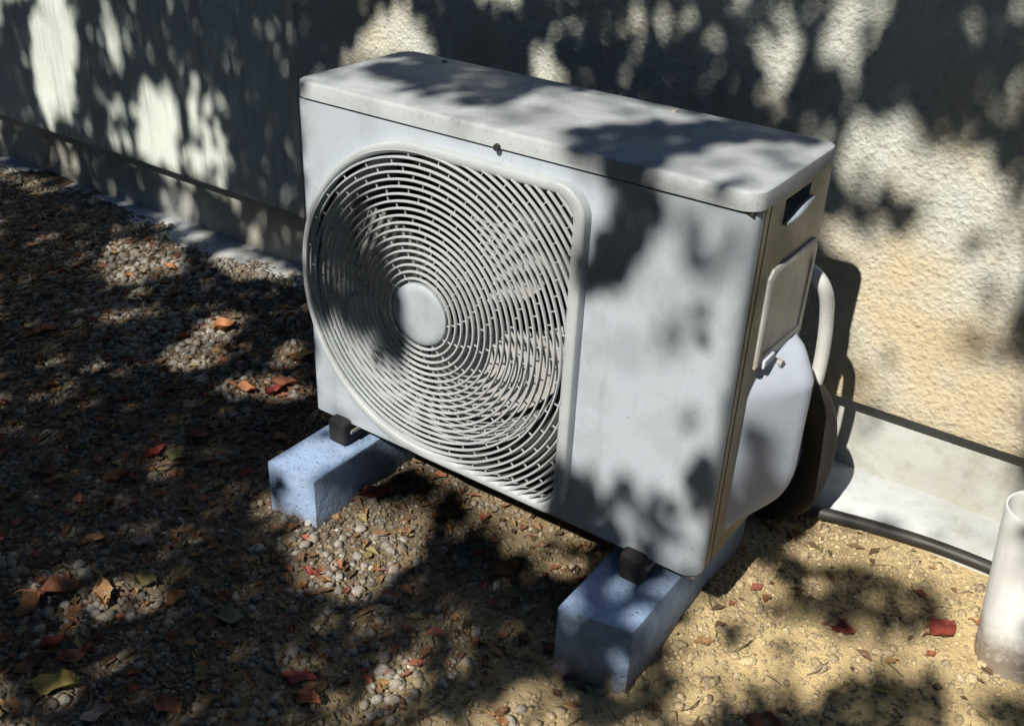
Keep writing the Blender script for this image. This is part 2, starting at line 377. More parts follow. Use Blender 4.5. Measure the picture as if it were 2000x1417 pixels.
# right side panel with the hand recess
hy0, hy1, hz0, hz1 = .095, .180, .494, .527
ys = [.0345, .046, .0475, .0495, .051, hy0, hy1, .238, D]; zs = [.0015, .10, .25, hz0, hz1, .5335]
V, F_ = [], []
for y in ys:
    for z in zs: V.append((W-.0035 if y in (.0475, .0495) else W-.0005, y, z))
nz = len(zs)
for i in range(len(ys)-1):
    for j in range(nz-1):
        if ys[i] == hy0 and zs[j] == hz0: continue
        F_.append((i*nz+j, i*nz+j+1, (i+1)*nz+j+1, (i+1)*nz+j))
b0 = len(V)
for z in zs: V.append((W-.012, .0345, z))
for j in range(nz-1): F_.append((j, j+1, b0+j+1, b0+j))
side = mesh('side_panel', V, F_, M_SIDE_SHADE, ac, 25)
hp = [(hy0, hz0), (hy1, hz0), (hy1, hz1), (hy0, hz1)]
V = [(W-.001, y, z) for y, z in hp]+[(W-.04, y*.9+.0135, z*.9+.0535) for y, z in hp]
mesh('hand_recess', V, [(0, 1, 5, 4), (1, 2, 6, 5), (2, 3, 7, 6), (3, 0, 4, 7), (4, 5, 6, 7)], M_STEEL, side, 30)
P = [(W+.002, hy0+.006+.088*t, hz0+.001+.010*math.sin(t*1.5)**2) for t in np.linspace(0, 1, 12)]
Vv, Ff = tube_geo(P, [.002+.0045*math.sin(math.pi*(.06+.88*t)) for t in np.linspace(0, 1, 12)], 10)
mesh('handle_lip', Vv, Ff, M_PAINT, side, 50)
# terminal cover plate
V, F_ = [], []
tp = [(.080, .300), (.240, .292), (.243, .424), (.232, .436), (.090, .438), (.078, .428)]
def inset(P, d):
    cx = sum(p[0] for p in P)/len(P); cz = sum(p[1] for p in P)/len(P)
    return [(p[0]-math.copysign(min(d, abs(p[0]-cx)), p[0]-cx), p[1]-math.copysign(min(d, abs(p[1]-cz)), p[1]-cz)) for p in P]
for pts, x in ((tp, W-.001), (tp, W+.003), (inset(tp, .003), W+.005), (inset(tp, .014), W+.005), (inset(tp, .017), W+.003)): V += [(x, y, z) for y, z in pts]
for j in range(4):
    for k in range(6): F_.append((j*6+k, j*6+(k+1) % 6, (j+1)*6+(k+1) % 6, (j+1)*6+k))
F_.append(tuple(24+k for k in range(6)))
mesh('terminal_cover', V, F_, M_PLATE, ac, 28)
# valve cover: bulging shell, sloped front, rounded foot
V, F_ = [], []; nz, na = 26, 15
for j in range(nz):
    t = j/(nz-1); z = .298-.268*t
    env = (min(1, t/.20)**.6)*(1 if t < .72 else math.sqrt(max(0, 1-((t-.72)/.30)**2)))
    depth = .008+.043*env if t < .98 else .012
    yb = .078+.016*t*0+(.05*(1-min(1, t/.14)) if t < .14 else 0); ye = .232
    for k in range(na):
        s = k/(na-1); y = yb+(ye-yb)*s
        xx = (min(1, s/.70)**.9)*(1 if s < .80 else math.cos((s-.80)/.20*math.pi/2)**.7)
        V.append((W-.002+depth*float(xx)*1.0, y, z))
for j in range(nz-1):
    for k in range(na-1): F_.append((j*na+k, j*na+k+1, (j+1)*na+k+1, (j+1)*na+k))
vc = mesh('valve_cover', V, F_, M_COVER, ac, 50)
Vv, Ff = tube_geo([(W+.006, .150, .284), (W+.017, .148, .284)], [.006, .005], 12); mesh('screw', Vv, Ff, M_STEEL, vc, 40)
bev_box('cover_tab', W+.001, W+.009, .100, .135, .293, .306, .003, M_COVER, vc)
# grille: raised frame, concentric rings, staggered ribs, hub cap
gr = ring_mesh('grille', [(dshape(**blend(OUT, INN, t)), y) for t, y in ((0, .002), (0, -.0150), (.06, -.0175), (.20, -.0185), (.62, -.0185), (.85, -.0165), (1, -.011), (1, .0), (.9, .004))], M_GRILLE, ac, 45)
PIT = .01035
def in_inner(x, z, m=0.0):
    cx, cz = HC; d = INN
    if x <= cx: return ((x-cx)/(d['a']+m))**2+((z-cz)/(d['b']+m))**2 <= 1
    rgt_, top, bot = d['right']+m, d['top']+m, d['bot']-m
    zt = top+(cz+d['b']+m-top)*0; 
    if x > rgt_ or z > top or z < bot: return False
    r = d['rt'] if z > cz else d['rb']; ox = rgt_-r; oz = (top-r) if z > cz else (bot+r)
    if x > ox and ((z > oz) if z > cz else (z < oz)): return (x-ox)**2+(z-oz)**2 <= r*r
    return True
def rib_profile(r):                                                   # (radial, y) section of one ring
    d = -.0185-.0035*max(0, 1-(r/.25)**2)
    return [(-.0015, d+.0045), (-.0018, d+.0018), (-.0009, d), (.0009, d), (.0018, d+.0018), (.0015, d+.0045)]
for k in range(29):
    r = .0555+PIT*k; ns = max(48, int(r*700)); seq = [in_inner(HC[0]+r*math.cos(2*math.pi*i/ns), HC[1]+r*math.sin(2*math.pi*i/ns), .007) for i in range(ns)]
    if not any(seq): continue
    runs = []
    if all(seq): runs = [(list(range(ns)), True)]
    else:
        st = next(i for i in range(ns) if not seq[i]); cur = []
        for q in range(1, ns+1):
            i = (st+q) % ns
            if seq[i]: cur.append(i)
            elif cur: runs.append((cur, False)); cur = []
    pr = rib_profile(r); m_ = len(pr)
    for idx, closed in runs:
        if len(idx) < 3: continue
        V, F_ = [], []; b0 = 0
        for i in idx:
            a = 2*math.pi*i/ns
            for dr, y in pr: V.append((HC[0]+(r+dr)*math.cos(a), y, HC[1]+(r+dr)*math.sin(a)))
        L = len(idx)
        for q in range(L if closed else L-1):
            q2 = (q+1) % L
            for j in range(m_): F_.append((b0+q*m_+j, b0+q*m_+(j+1) % m_, b0+q2*m_+(j+1) % m_, b0+q2*m_+j))
        mesh('ring', V, F_, M_GRILLE, gr, 45)
V, F_ = [], []
def rib(r0, r1, a, w, y0, y1):
    c, s = math.cos(a), math.sin(a); b0 = len(V)
    for r in (r0, r1):
        for t in (-w, w):
            for y in (y0, y1): V.append((HC[0]+r*c-t*s, y, HC[1]+r*s+t*c))
    for f in ((0, 1, 3, 2), (4, 6, 7, 5), (0, 4, 5, 1), (2, 3, 7, 6), (0, 2, 6, 4), (1, 5, 7, 3)): F_.append(tuple(b0+i for i in f))
for k in range(-1, 28):
    r0 = .0555+PIT*k; r1 = r0+PIT; nn = 12 if k < 5 else (19 if k < 12 else 28)
    d = -.0185-.0035*max(0, 1-(r0/.25)**2)
    for i in range(nn):
        a = 2*math.pi*i/nn+.085*k
        rm = (r0+r1)/2
        if in_inner(HC[0]+r1*math.cos(a), HC[1]+r1*math.sin(a), .006): rib(max(r0, .048), r1, a, .0006, d+.0034, d+.0055)
ribs = mesh('rib', V, F_, M_GRILLE, gr); ribs['kind'] = 'stuff'
V, F_ = [], []; pr = [(.0, -.0265), (.020, -.0262), (.038, -.0252), (.0455, -.0238), (.0485, -.021), (.0490, -.012), (.047, -.008)]; m_ = 40
for r, y in pr:
    for k in range(m_): a = 2*math.pi*k/m_; V.append((HC[0]+r*math.cos(a), y, HC[1]+r*math.sin(a)))
for j in range(len(pr)-1):
    for k in range(m_): F_.append((j*m_+k, j*m_+(k+1) % m_, (j+1)*m_+(k+1) % m_, (j+1)*m_+k))
mesh('hub_cap', V, F_, M_PAINT, gr, 40)
# fan shroud and fan behind the grille
SR = .222
circ = lambda r: [(HC[0]+r*math.cos(2*math.pi*k/96), HC[1]+r*math.sin(2*math.pi*k/96)) for k in range(96)]
V, F_ = [], []
sh = [(.2285, .012), (.2265, .016), (SR, .030), (SR-.003, .060), (SR-.003, .115)]
ring_mesh('fan_shroud', [(circ(r), y) for r, y in sh], M_SHROUD, ac, 50)
V = [(.5125, .032, .004), (.5125, .032, .530)]; F_ = []
cp = circ(SR+.001); V, F_ = [], []                                     # bulkhead behind the square corners; dark colour stands in for shade between rings
for x, z in cp: V.append((x, .031, z))
bx0, bx1, bz0, bz1 = .012, .512, .004, .530
for x, z in cp:
    dx, dz = x-HC[0], z-HC[1]; t = 1e9
    for lo, hi, dd, c0 in ((bx0, bx1, dx, HC[0]), (bz0, bz1, dz, HC[1])):
        if dd > 1e-9: t = min(t, (hi-c0)/dd)
        if dd < -1e-9: t = min(t, (lo-c0)/dd)
    V.append((HC[0]+dx*t, .031, HC[1]+dz*t))
for k in range(96): F_.append((k, (k+1) % 96, 96+(k+1) % 96, 96+k))
mesh('bulkhead', V, F_, M_DARK, ac)
fan = mesh('fan', *tube_geo([(HC[0], .045, HC[1]), (HC[0], .055, HC[1]), (HC[0], .13, HC[1])], [.05, .062, .065], 32), M_DARK, ac, 40)
for q in range(3):
    V, F_ = [], []; na, nr = 12, 8
    for i in range(na):
        for j in range(nr):
            r = .058+(.208-.058)*j/(nr-1); a = 2*math.pi*q/3+1.75*(i/(na-1))*(.75+.25*j/(nr-1))+.5*j/(nr-1)
            y = .052+.062*(i/(na-1))+.010*math.sin(i/(na-1)*math.pi)
            V.append((HC[0]+r*math.cos(a), y, HC[1]+r*math.sin(a)))
    for i in range(na-1):
        for j in range(nr-1): F_.append((i*nr+j, i*nr+j+1, (i+1)*nr+j+1, (i+1)*nr+j))
    mesh('blade', V, F_, M_STEEL, fan, 60)
# feet: rubber-capped brackets standing on the blocks
for fx in (.064, .628):
    bev_box('foot_bracket', fx-.022, fx+.022, -.004, D+.02, -.0195, -.0125, .002, M_STEEL, ac)
    o = bev_box('rubber_foot', fx-.019, fx+.019, -.020, .030, -.0395, .007, .009, M_RUBBER, ac, 3)
    bev_box('rubber_foot', fx-.022, fx+.022, D-.03, D+.018, -.0395, -.0195, .006, M_RUBBER, ac, 2)

# ------------------------------------------------------------------ pipe behind the valve cover, cable, drain stub
P = spline([(W-.035, .275, .372), (W-.005, .278, .366), (W+.016, .284, .340), (W+.023, .294, .29), (W+.024, .305, .22), (W+.018, .315, .15), (W+.004, .340, .09), (W-.03, .40, .05), (W-.06, .52, .04)], 6)
Vv, Ff = tube_geo(P, .0105, 14); o = mesh('refrigerant_pipe', Vv, Ff, M_PIPE, None, 50)
tag(o, 'white insulated refrigerant pipe bending down behind the bluish valve cover', 'pipe')
P = spline([(W-.06, .270, .190), (W-.01, .285, .185), (W+.022, .315, .150), (W+.036, .345, .080), (W+.034, .362, -.005), (W+.012, .365, -.075), (W-.05, .375, -.110), (W-.15, .40, -.118)], 7)
Vv, Ff = tube_geo(P, .026, 16); o = mesh('shadow_tube', Vv, Ff, M_RUBBER, None, 60)  # black tube added to deepen the unit's shadow behind it
tag(o, 'black tube added behind the valve cover to darken the shadow there', 'pipe')
P = spline([(.50, .36, -.118), (.62, .40, -.122), (.70, .395, -.120), (.765, .412, -.113), (.82, .424, -.112), (.875, .436, -.113), (.95, .446, -.114), (1.03, .448, -.115), (1.12, .445, -.117), (1.3, .455, -.118), (1.7, .47, -.118)], 8)
Vv, Ff = tube_geo(P, .0110, 12); o = mesh('power_cable', Vv, Ff, M_CABLE, None, 60)
tag(o, 'thick black cable running along the cement ledge towards the upright pipe', 'cable')
def pipe_stub():
    base, top = Vector((1.112, .285, -.17)), Vector((1.086, .285, .122)); ax = (top-base).normalized()
    a = ax.cross(Vector((0, 1, 0))).normalized(); b = ax.cross(a); V, F_ = [], []; m_ = 40
    L = (top-base).length
    pr = [(0, .050), (L-.003, .050), (L, .0488), (L, .0462), (L-.003, .0452), (L-.20, .0452)]
    for h, r in pr:
        for k in range(m_): w = 2*math.pi*k/m_; V.append(base+ax*h+(a*math.cos(w)+b*math.sin(w))*r)
    for j in range(len(pr)-1):
        for k in range(m_): F_.append((j*m_+k, j*m_+(k+1) % m_, (j+1)*m_+(k+1) % m_, (j+1)*m_+k))
    F_.append(tuple(5*m_+k for k in range(m_)))
    o = mesh('drain_pipe', V, F_, M_PIPE, None, 40)
    tag(o, 'open white plastic drain pipe sticking up out of the gravel', 'pipe')
pipe_stub()

# ------------------------------------------------------------------ loose gravel
def ico(sub=0):
    bm = bmesh.new(); bmesh.ops.create_icosphere(bm, subdivisions=sub+1, radius=1)
    V = np.array([v.co[:] for v in bm.verts]); F_ = np.array([[v.index for v in f.verts] for f in bm.faces]); bm.free(); return V, F_
def rand_rot(n):
    q = rng.normal(size=(n, 4)); q /= np.linalg.norm(q, axis=1)[:, None]; w, x, y, z = q.T
    return np.stack([1-2*(y*y+z*z), 2*(x*y-z*w), 2*(x*z+y*w), 2*(x*y+z*w), 1-2*(x*x+z*z), 2*(y*z-x*w), 2*(x*z-y*w), 2*(y*z+x*w), 1-2*(x*x+y*y)], -1).reshape(-1, 3, 3)
def stones(xy, size, tint, sub, sink=.35, name=None):
    n = len(xy); bv, bf = ico(sub); k = len(bv)
    V = bv[None]*(1+rng.normal(0, .13, (n, k, 1)))
    ax = np.stack([rng.uniform(.8, 1.35, n), rng.uniform(.7, 1.1, n), rng.uniform(.5, .9, n)], -1)
    V = V*ax[:, None, :]; rz = rng.uniform(0, 2*math.pi, n); c, s = np.cos(rz), np.sin(rz)
    tilt = rng.normal(0, .35, n); V = np.stack([V[..., 0], V[..., 1]*np.cos(tilt)[:, None]-V[..., 2]*np.sin(tilt)[:, None], V[..., 1]*np.sin(tilt)[:, None]+V[..., 2]*np.cos(tilt)[:, None]], -1)
    V = np.stack([V[..., 0]*c[:, None]-V[..., 1]*s[:, None], V[..., 0]*s[:, None]+V[..., 1]*c[:, None], V[..., 2]], -1)*size[:, None, None]
    z = ground_z(xy[:, 0], xy[:, 1])+size*(.6-sink*1.4)
    V = V+np.concatenate([xy, z[:, None]], 1)[:, None, :]
    return V.reshape(-1, 3), (bf[None]+(np.arange(n)*k)[:, None, None]).reshape(-1, 3), np.repeat(tint, k, 0)
def scatter(n, x0, x1, y0, y1):
    return np.stack([rng.uniform(x0, x1, n), rng.uniform(y0, y1, n)], 1)
def in_view(p):                                                       # ground the photograph looks at, with a margin
    x, y = p[:, 0], p[:, 1]
    return (y < np.where(x < .05, .525, .435)) & (y > -.15-.62*(x+1.2)-.25) & (y > -.85) & (x < 1.45) & ((x < .95) | (y > -.35)) & (x > -2.3)
def clump(p, f, ph): return .5+.25*np.sin(f*p[:, 0]+1.3*np.sin(f*.7*p[:, 1]+ph))+.25*np.sin(f*.9*p[:, 1]+1.7*np.sin(f*.6*p[:, 0]-ph))
def stone_tint(p, n):
    base = np.array([[.30, .28, .24], [.22, .20, .17], [.36, .31, .22], [.16, .14, .12], [.42, .41, .38], [.27, .21, .14], [.55, .53, .47]])
    t = base[rng.choice(7, n, p=[.17, .24, .16, .20, .07, .13, .03])]
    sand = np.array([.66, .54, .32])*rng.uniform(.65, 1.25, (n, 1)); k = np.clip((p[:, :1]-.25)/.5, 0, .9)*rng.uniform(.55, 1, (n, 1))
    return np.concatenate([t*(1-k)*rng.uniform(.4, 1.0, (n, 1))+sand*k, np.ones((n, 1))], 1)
parts_ = []
p = scatter(110000, -2.3, 1.45, -.85, .53); p = p[in_view(p)]; p = p[rng.random(len(p)) < .30+.70*clump(p, 9, .4)]
parts_.append(stones(p, rng.uniform(.0020, .0050, len(p))*np.clip(1.15-.25*p[:, 0], .8, 1.35), stone_tint(p, len(p)), 0))
p = scatter(15000, -2.3, 1.45, -.85, .53); p = p[in_view(p)]; p = p[rng.random(len(p)) < clump(p, 7, 2.)*np.clip(1.0-.45*p[:, 0], .35, 1)]
parts_.append(stones(p, rng.uniform(.0035, .0085, len(p))*rng.uniform(.8, 1.25, len(p)), stone_tint(p, len(p)), 1, .30))
for cx_, cy_, n_ in ((-.92, .33, 170), (-.72, .40, 130), (-.80, .20, 80), (-.55, .20, 110), (-.62, .10, 70), (-.35, .14, 60), (.40, -.30, 40), (.22, -.16, 60), (-.05, -.50, 50)):      # drifts of coarser pale stones
    p = np.stack([rng.normal(cx_, .09, n_), rng.normal(cy_, .055, n_)], 1); p = p[p[:, 1] < .50]
    tt = stone_tint(p, len(p)); tt[:, :3] = .45*tt[:, :3]+.55*np.array([.44, .43, .40])*rng.uniform(.6, 1.15, (len(p), 1)); parts_.append(stones(p, rng.uniform(.0045, .0105, len(p)), tt, 1, .22))
off = 0; Vs, Fs, Ts = [], [], []
for v, f, t in parts_: Vs.append(v); Fs.append(f+off); Ts.append(t); off += len(v)
gravel = np_mesh('gravel', np.concatenate(Vs), np.concatenate(Fs), M_GRAVEL)
a = gravel.data.color_attributes.new('tint', 'FLOAT_COLOR', 'POINT'); a.data.foreach_set('color', np.concatenate(Ts).astype(np.float32).ravel())
tag(gravel, 'loose mixed grey and tan gravel covering the ground', 'gravel', kind='stuff')
# twigs, needles and leaf crumbs
V, F_, T = [], [], []
def add_geo(v, f, col):
    b0 = len(V); V.extend(v); F_.extend(tuple(b0+i for i in q) for q in f); T.extend([(*col, 1)]*len(v))
pts = scatter(8000, -1.6, 1.3, -.8, .44); pts = pts[in_view(pts)]
for x, y in pts:
    if x > .55 and random.random() < .8: continue
    z = float(ground_z(x, y)); w = random.uniform(0, 6.28)
    if random.random() < .25:
        L = random.uniform(.012, .05); dx, dy = math.cos(w)*L, math.sin(w)*L; b = random.uniform(-.006, .006)
        v, f = tube_geo([(x, y, z+.003), (x+dx*.5-dy*.1, y+dy*.5+dx*.1+b, z+.006), (x+dx, y+dy, z+.004)], [.0011, .0010, .0005], 4, False)
        add_geo(v, f, random.choice([(.20, .15, .09), (.10, .075, .05), (.30, .25, .17)]))
    else:
        L = random.uniform(.004, .016); q = random.uniform(.3, .7); c, s = math.cos(w), math.sin(w)
        loc = [(-L, 0, .002), (-.2*L, L*q, .006), (L, .1*L, .003), (.1*L, -L*q, .005), (0, 0, .001)]
        v = [(x+a_*c-b_*s, y+a_*s+b_*c, z+.002+h_*random.uniform(.6, 1.5)) for a_, b_, h_ in loc]
        add_geo(v, [(0, 4, 1), (1, 4, 2), (2, 4, 3), (3, 4, 0)], random.choice([(.26, .12, .05), (.15, .08, .04), (.30, .18, .07), (.10, .06, .035), (.24, .21, .09), (.30, .09, .05)]))
litter = mesh('leaf_litter', V, F_, M_LITTER)
a = litter.data.color_attributes.new('tint', 'FLOAT_COLOR', 'POINT'); a.data.foreach_set('color', np.array(T, np.float32).ravel())
tag(litter, 'dry twigs and leaf crumbs strewn over the gravel', 'litter', kind='stuff')

# ------------------------------------------------------------------ single pebbles
PEBBLES = [(.393, -.304, .011, 'round white pebble between two paler stones near the lower edge'), (.413, -.316, .011, 'whitish oval pebble just below the round white one'),
 (.383, -.271, .013, 'flat grey stone above the two white pebbles'), (.452, -.196, .010, 'pale upright pebble in the dark ground before the plain support block'),
 (.469, -.221, .009, 'small white pebble lying below the pale upright one'), (-.911, .272, .013, 'larger pale pebble in the shaded gravel beside the left plinth'),
 (-.845, .385, .014, 'whitest pebble close to the cement ledge on the left'), (-.817, .223, .012, 'tan flat pebble beside the pale gravel patch'),
 (.581, -.234, .012, 'cream pebble in the sunlit spot left of the shaded block'), (.579, -.207, .009, 'small grey pebble behind the cream one'),
 (1.038, .163, .008, 'tiny dark snail shaped pebble on the sunlit sand'), (.310, -.406, .009, 'small white pebble beside the dark red leaf'), (.253, -.243, .009, 'single pale pebble in the shadow below the sunlit gravel patch')]
for i, (x, y, s, lab) in enumerate(PEBBLES):
    col = np.array([[.46, .45, .41, 1] if 'whit' in lab else ([.12, .11, .10, 1] if 'dark snail' in lab else [.33, .31, .27, 1])])
    v, f, t = stones(np.array([[x, y]]), np.array([s*.8]), col, 1, .3); o = np_mesh('pebble', v, f, M_GRAVEL)
    a = o.data.color_attributes.new('tint', 'FLOAT_COLOR', 'POINT'); a.data.foreach_set('color', t.astype(np.float32).ravel())
    tag(o, lab, 'pebble', 'single pebbles on the gravel')

# ------------------------------------------------------------------ fallen leaves
LM = {'red': leaf_mat('red_leaf', (.24, .05, .035), (.14, .04, .03)), 'rust': leaf_mat('rust_leaf', (.27, .11, .06), (.15, .06, .035)), 'orange': leaf_mat('orange_leaf', (.38, .17, .07), (.22, .09, .045)),
      'tan': leaf_mat('tan_leaf', (.40, .24, .12), (.27, .16, .08)), 'yellow': leaf_mat('yellow_leaf', (.34, .29, .08), (.20, .17, .06)), 'olive': leaf_mat('olive_leaf', (.20, .18, .07), (.13, .12, .06)),
      'brown': leaf_mat('brown_leaf', (.16, .085, .045), (.10, .055, .03)), 'pale': leaf_mat('pale_leaf', (.48, .42, .36), (.38, .22, .16)), 'green': leaf_mat('green_leaf', (.12, .16, .10), (.14, .15, .08))}
for m_ in LM.values(): m_.node_tree.nodes['Principled BSDF'].inputs['Specular IOR Level'].default_value = .25
def fallen_leaf(x, y, L, w, rot, curl, tilt, mat, label, group=None):
    nu, nv = 9, 5; top = []; c, s = math.cos(rot), math.sin(rot); ph = random.uniform(0, 6)
    for i in range(nu):
        t = i/(nu-1); wid = w*(math.sin(math.pi*min(1, t*.96+.02))**.75)*(1.15-.35*t)*.5
        for j in range(nv):
            u = (j/(nv-1)-.5)*2
            px = (t-.5)*L+.04*L*math.sin(9*t+ph)*abs(u); py = u*wid*(1+.12*math.sin(14*t+ph+u))
            pz = curl*(u*u)*wid+curl*.55*L*(t-.5)**2+.004*math.sin(8*t+3*u+ph)*L/.05+tilt*px
            top.append(Vector((px, py, pz)))
    zmin = min(v.z for v in top)
    P = [Vector((v.x*c-v.y*s, v.x*s+v.y*c, v.z-zmin)) for v in top]
    V = [(p.x, p.y, p.z+.0006) for p in P]+[(p.x, p.y, p.z) for p in P]; n = nu*nv; F_ = []
    for i in range(nu-1):
        for j in range(nv-1):
            q = (i*nv+j, (i+1)*nv+j, (i+1)*nv+j+1, i*nv+j+1); F_.append(q); F_.append(tuple(n+k for k in reversed(q)))
    rim = [i*nv for i in range(nu)]+[(nu-1)*nv+j for j in range(1, nv)]+[i*nv+nv-1 for i in range(nu-2, -1, -1)]+[j for j in range(nv-2, 0, -1)]
    for k in range(len(rim)): a_, b_ = rim[k], rim[(k+1) % len(rim)]; F_.append((a_, a_+n, b_+n, b_))
    st = Vector(V[2]); v2, f2 = tube_geo([st, st+Vector((-.25*L*c, -.25*L*s, .004)), st+Vector((-.42*L*c+.05*L*s, -.42*L*s, .001))], [.0011, .0009, .0008], 5)
    b0 = len(V); V += [tuple(q) for q in v2]; F_ += [tuple(b0+k for k in q) for q in f2]
    me = bpy.data.meshes.new('fallen_leaf'); me.from_pydata(V, [], F_); me.materials.append(LM[mat])
    o = bpy.data.objects.new('fallen_leaf', me); o.location = (x, y, float(ground_z(x, y))+.004); COL.objects.link(o); shade(me, 60)
    return tag(o, label, 'leaf', group)
G1 = 'fallen leaves lying on the gravel'
LEAVES = [(-.079, -.467, .066, .036, .9, .5, .12, 'rust', 'large rusty red leaf lying slantwise on the shaded gravel'), (-.021, -.430, .058, .030, -.5, .3, .05, 'tan', 'flat tan leaf right beside the large rusty red leaf'),
 (.075, -.575, .062, .040, .7, .45, .1, 'yellow', 'bright yellow green leaf near the lower left corner'), (-.263, -.145, .042, .022, 1.3, 1.1, .15, 'red', 'curled pinkish red leaf next to an olive leaf'),
 (-.229, -.128, .044, .034, .4, .3, .05, 'olive', 'broad olive tan leaf next to the curled pinkish red leaf'), (.135, .0, .056, .028, .75, .5, .1, 'red', 'dark red leaf beside the pale support block under the unit'),
 (.41, -.003, .046, .034, 1.1, .6, .12, 'orange', 'orange red leaf on the ground below the fan grille'), (-.069, -.323, .038, .020, .5, 1.2, .1, 'pale', 'small curled pale pink leaf in the shaded gravel'),
 (.312, -.361, .046, .024, .5, .5, .08, 'red', 'dark red leaf beside the small white pebble'), (-.52, .242, .055, .036, .8, .8, .2, 'orange', 'sunlit orange leaf resting among pale stones'),
 (-.304, .104, .050, .028, .2, .5, .1, 'orange', 'orange leaf in the sunlit strip left of the unit'), (-.259, .166, .056, .034, .4, .5, .1, 'rust', 'rusty orange leaf close to the bottom left corner of the unit'),
 (.069, -.371, .034, .024, 1.5, .7, .1, 'orange', 'small orange brown leaf right of the tan leaf'), (.004, -.375, .042, .030, .3, .4, .1, 'olive', 'golden olive leaf just behind the tan leaf'),
 (1.014, .267, .046, .036, 1.0, .6, .1, 'red', 'red leaf at the edge of the shadow near the drain pipe'), (.894, .175, .034, .022, .3, .7, .1, 'red', 'small red leaf on the sunlit sand left of the larger red leaf'),
 (.863, -.033, .050, .036, .2, .5, .1, 'rust', 'rusty red leaf at the bottom edge right of the shaded block'), (.221, -.509, .044, .028, .1, .5, .1, 'rust', 'reddish brown leaf at the bottom edge near the grey stone'),
 (-.36, -.301, .050, .030, .6, .5, .1, 'brown', 'dark brown leaf far out at the left edge'), (-.248, -.059, .044, .026, .9, .6, .1, 'rust', 'dull reddish leaf left of the pale support block'),
 (-.252, -.235, .042, .030, 1.2, .8, .1, 'orange', 'orange brown leaf beside the tiny white scrap'), (1.062, .318, .026, .022, .2, .6, .1, 'orange', 'tiny orange leaf scrap at the foot of the drain pipe'),
 (.161, -.345, .046, .030, .6, .3, .05, 'green', 'dull grey green leaf in the dark lower gravel'), (.016, -.574, .044, .028, 1.4, .5, .1, 'brown', 'brown leaf left of the bright yellow green leaf'),
 (.158, -.572, .040, .022, 1.2, .3, .05, 'pale', 'pale greyish leaf at the bottom edge left of centre'), (-.235, -.283, .018, .010, .5, .9, .1, 'pale', 'tiny whitish scrap of leaf on the dark gravel'),
 (-.813, .002, .050, .034, .9, .5, .1, 'rust', 'rusty leaf far left among the pale stones'), (.053, -.529, .048, .026, 1.0, .5, .1, 'rust', 'reddish leaf just above the bright yellow green leaf'),
 (-.301, .258, .048, .032, 1.0, .5, .1, 'brown', 'brown leaf touching the shadow at the left side of the unit'), (.344, -.378, .040, .026, .2, .5, .1, 'rust', 'rusty leaf just below the dark red leaf'), (-.082, -.511, .050, .030, 2.0, .6, .1, 'brown', 'dark brown leaf below the large rusty red leaf')]
for L in LEAVES: fallen_leaf(*L, G1)
kinds = ['brown', 'rust', 'olive', 'rust', 'brown', 'tan', 'red', 'orange']
n_ = 0
while n_ < 95:
    q = scatter(1, -1.35, .62, -.72, .40)
    if not in_view(q)[0] or (q[0, 0] > -.05 and q[0, 1] > -.15): continue
    if q[0, 0] > .25 and random.random() < .6: continue
    fallen_leaf(q[0, 0], q[0, 1], random.uniform(.016, .042), random.uniform(.010, .024), random.uniform(0, 6.28), random.uniform(.3, 1.2), random.uniform(-.1, .2), random.choice(kinds), 'small withered leaf scrap half lost in the shaded gravel', 'withered leaf scraps in the gravel'); n_ += 1

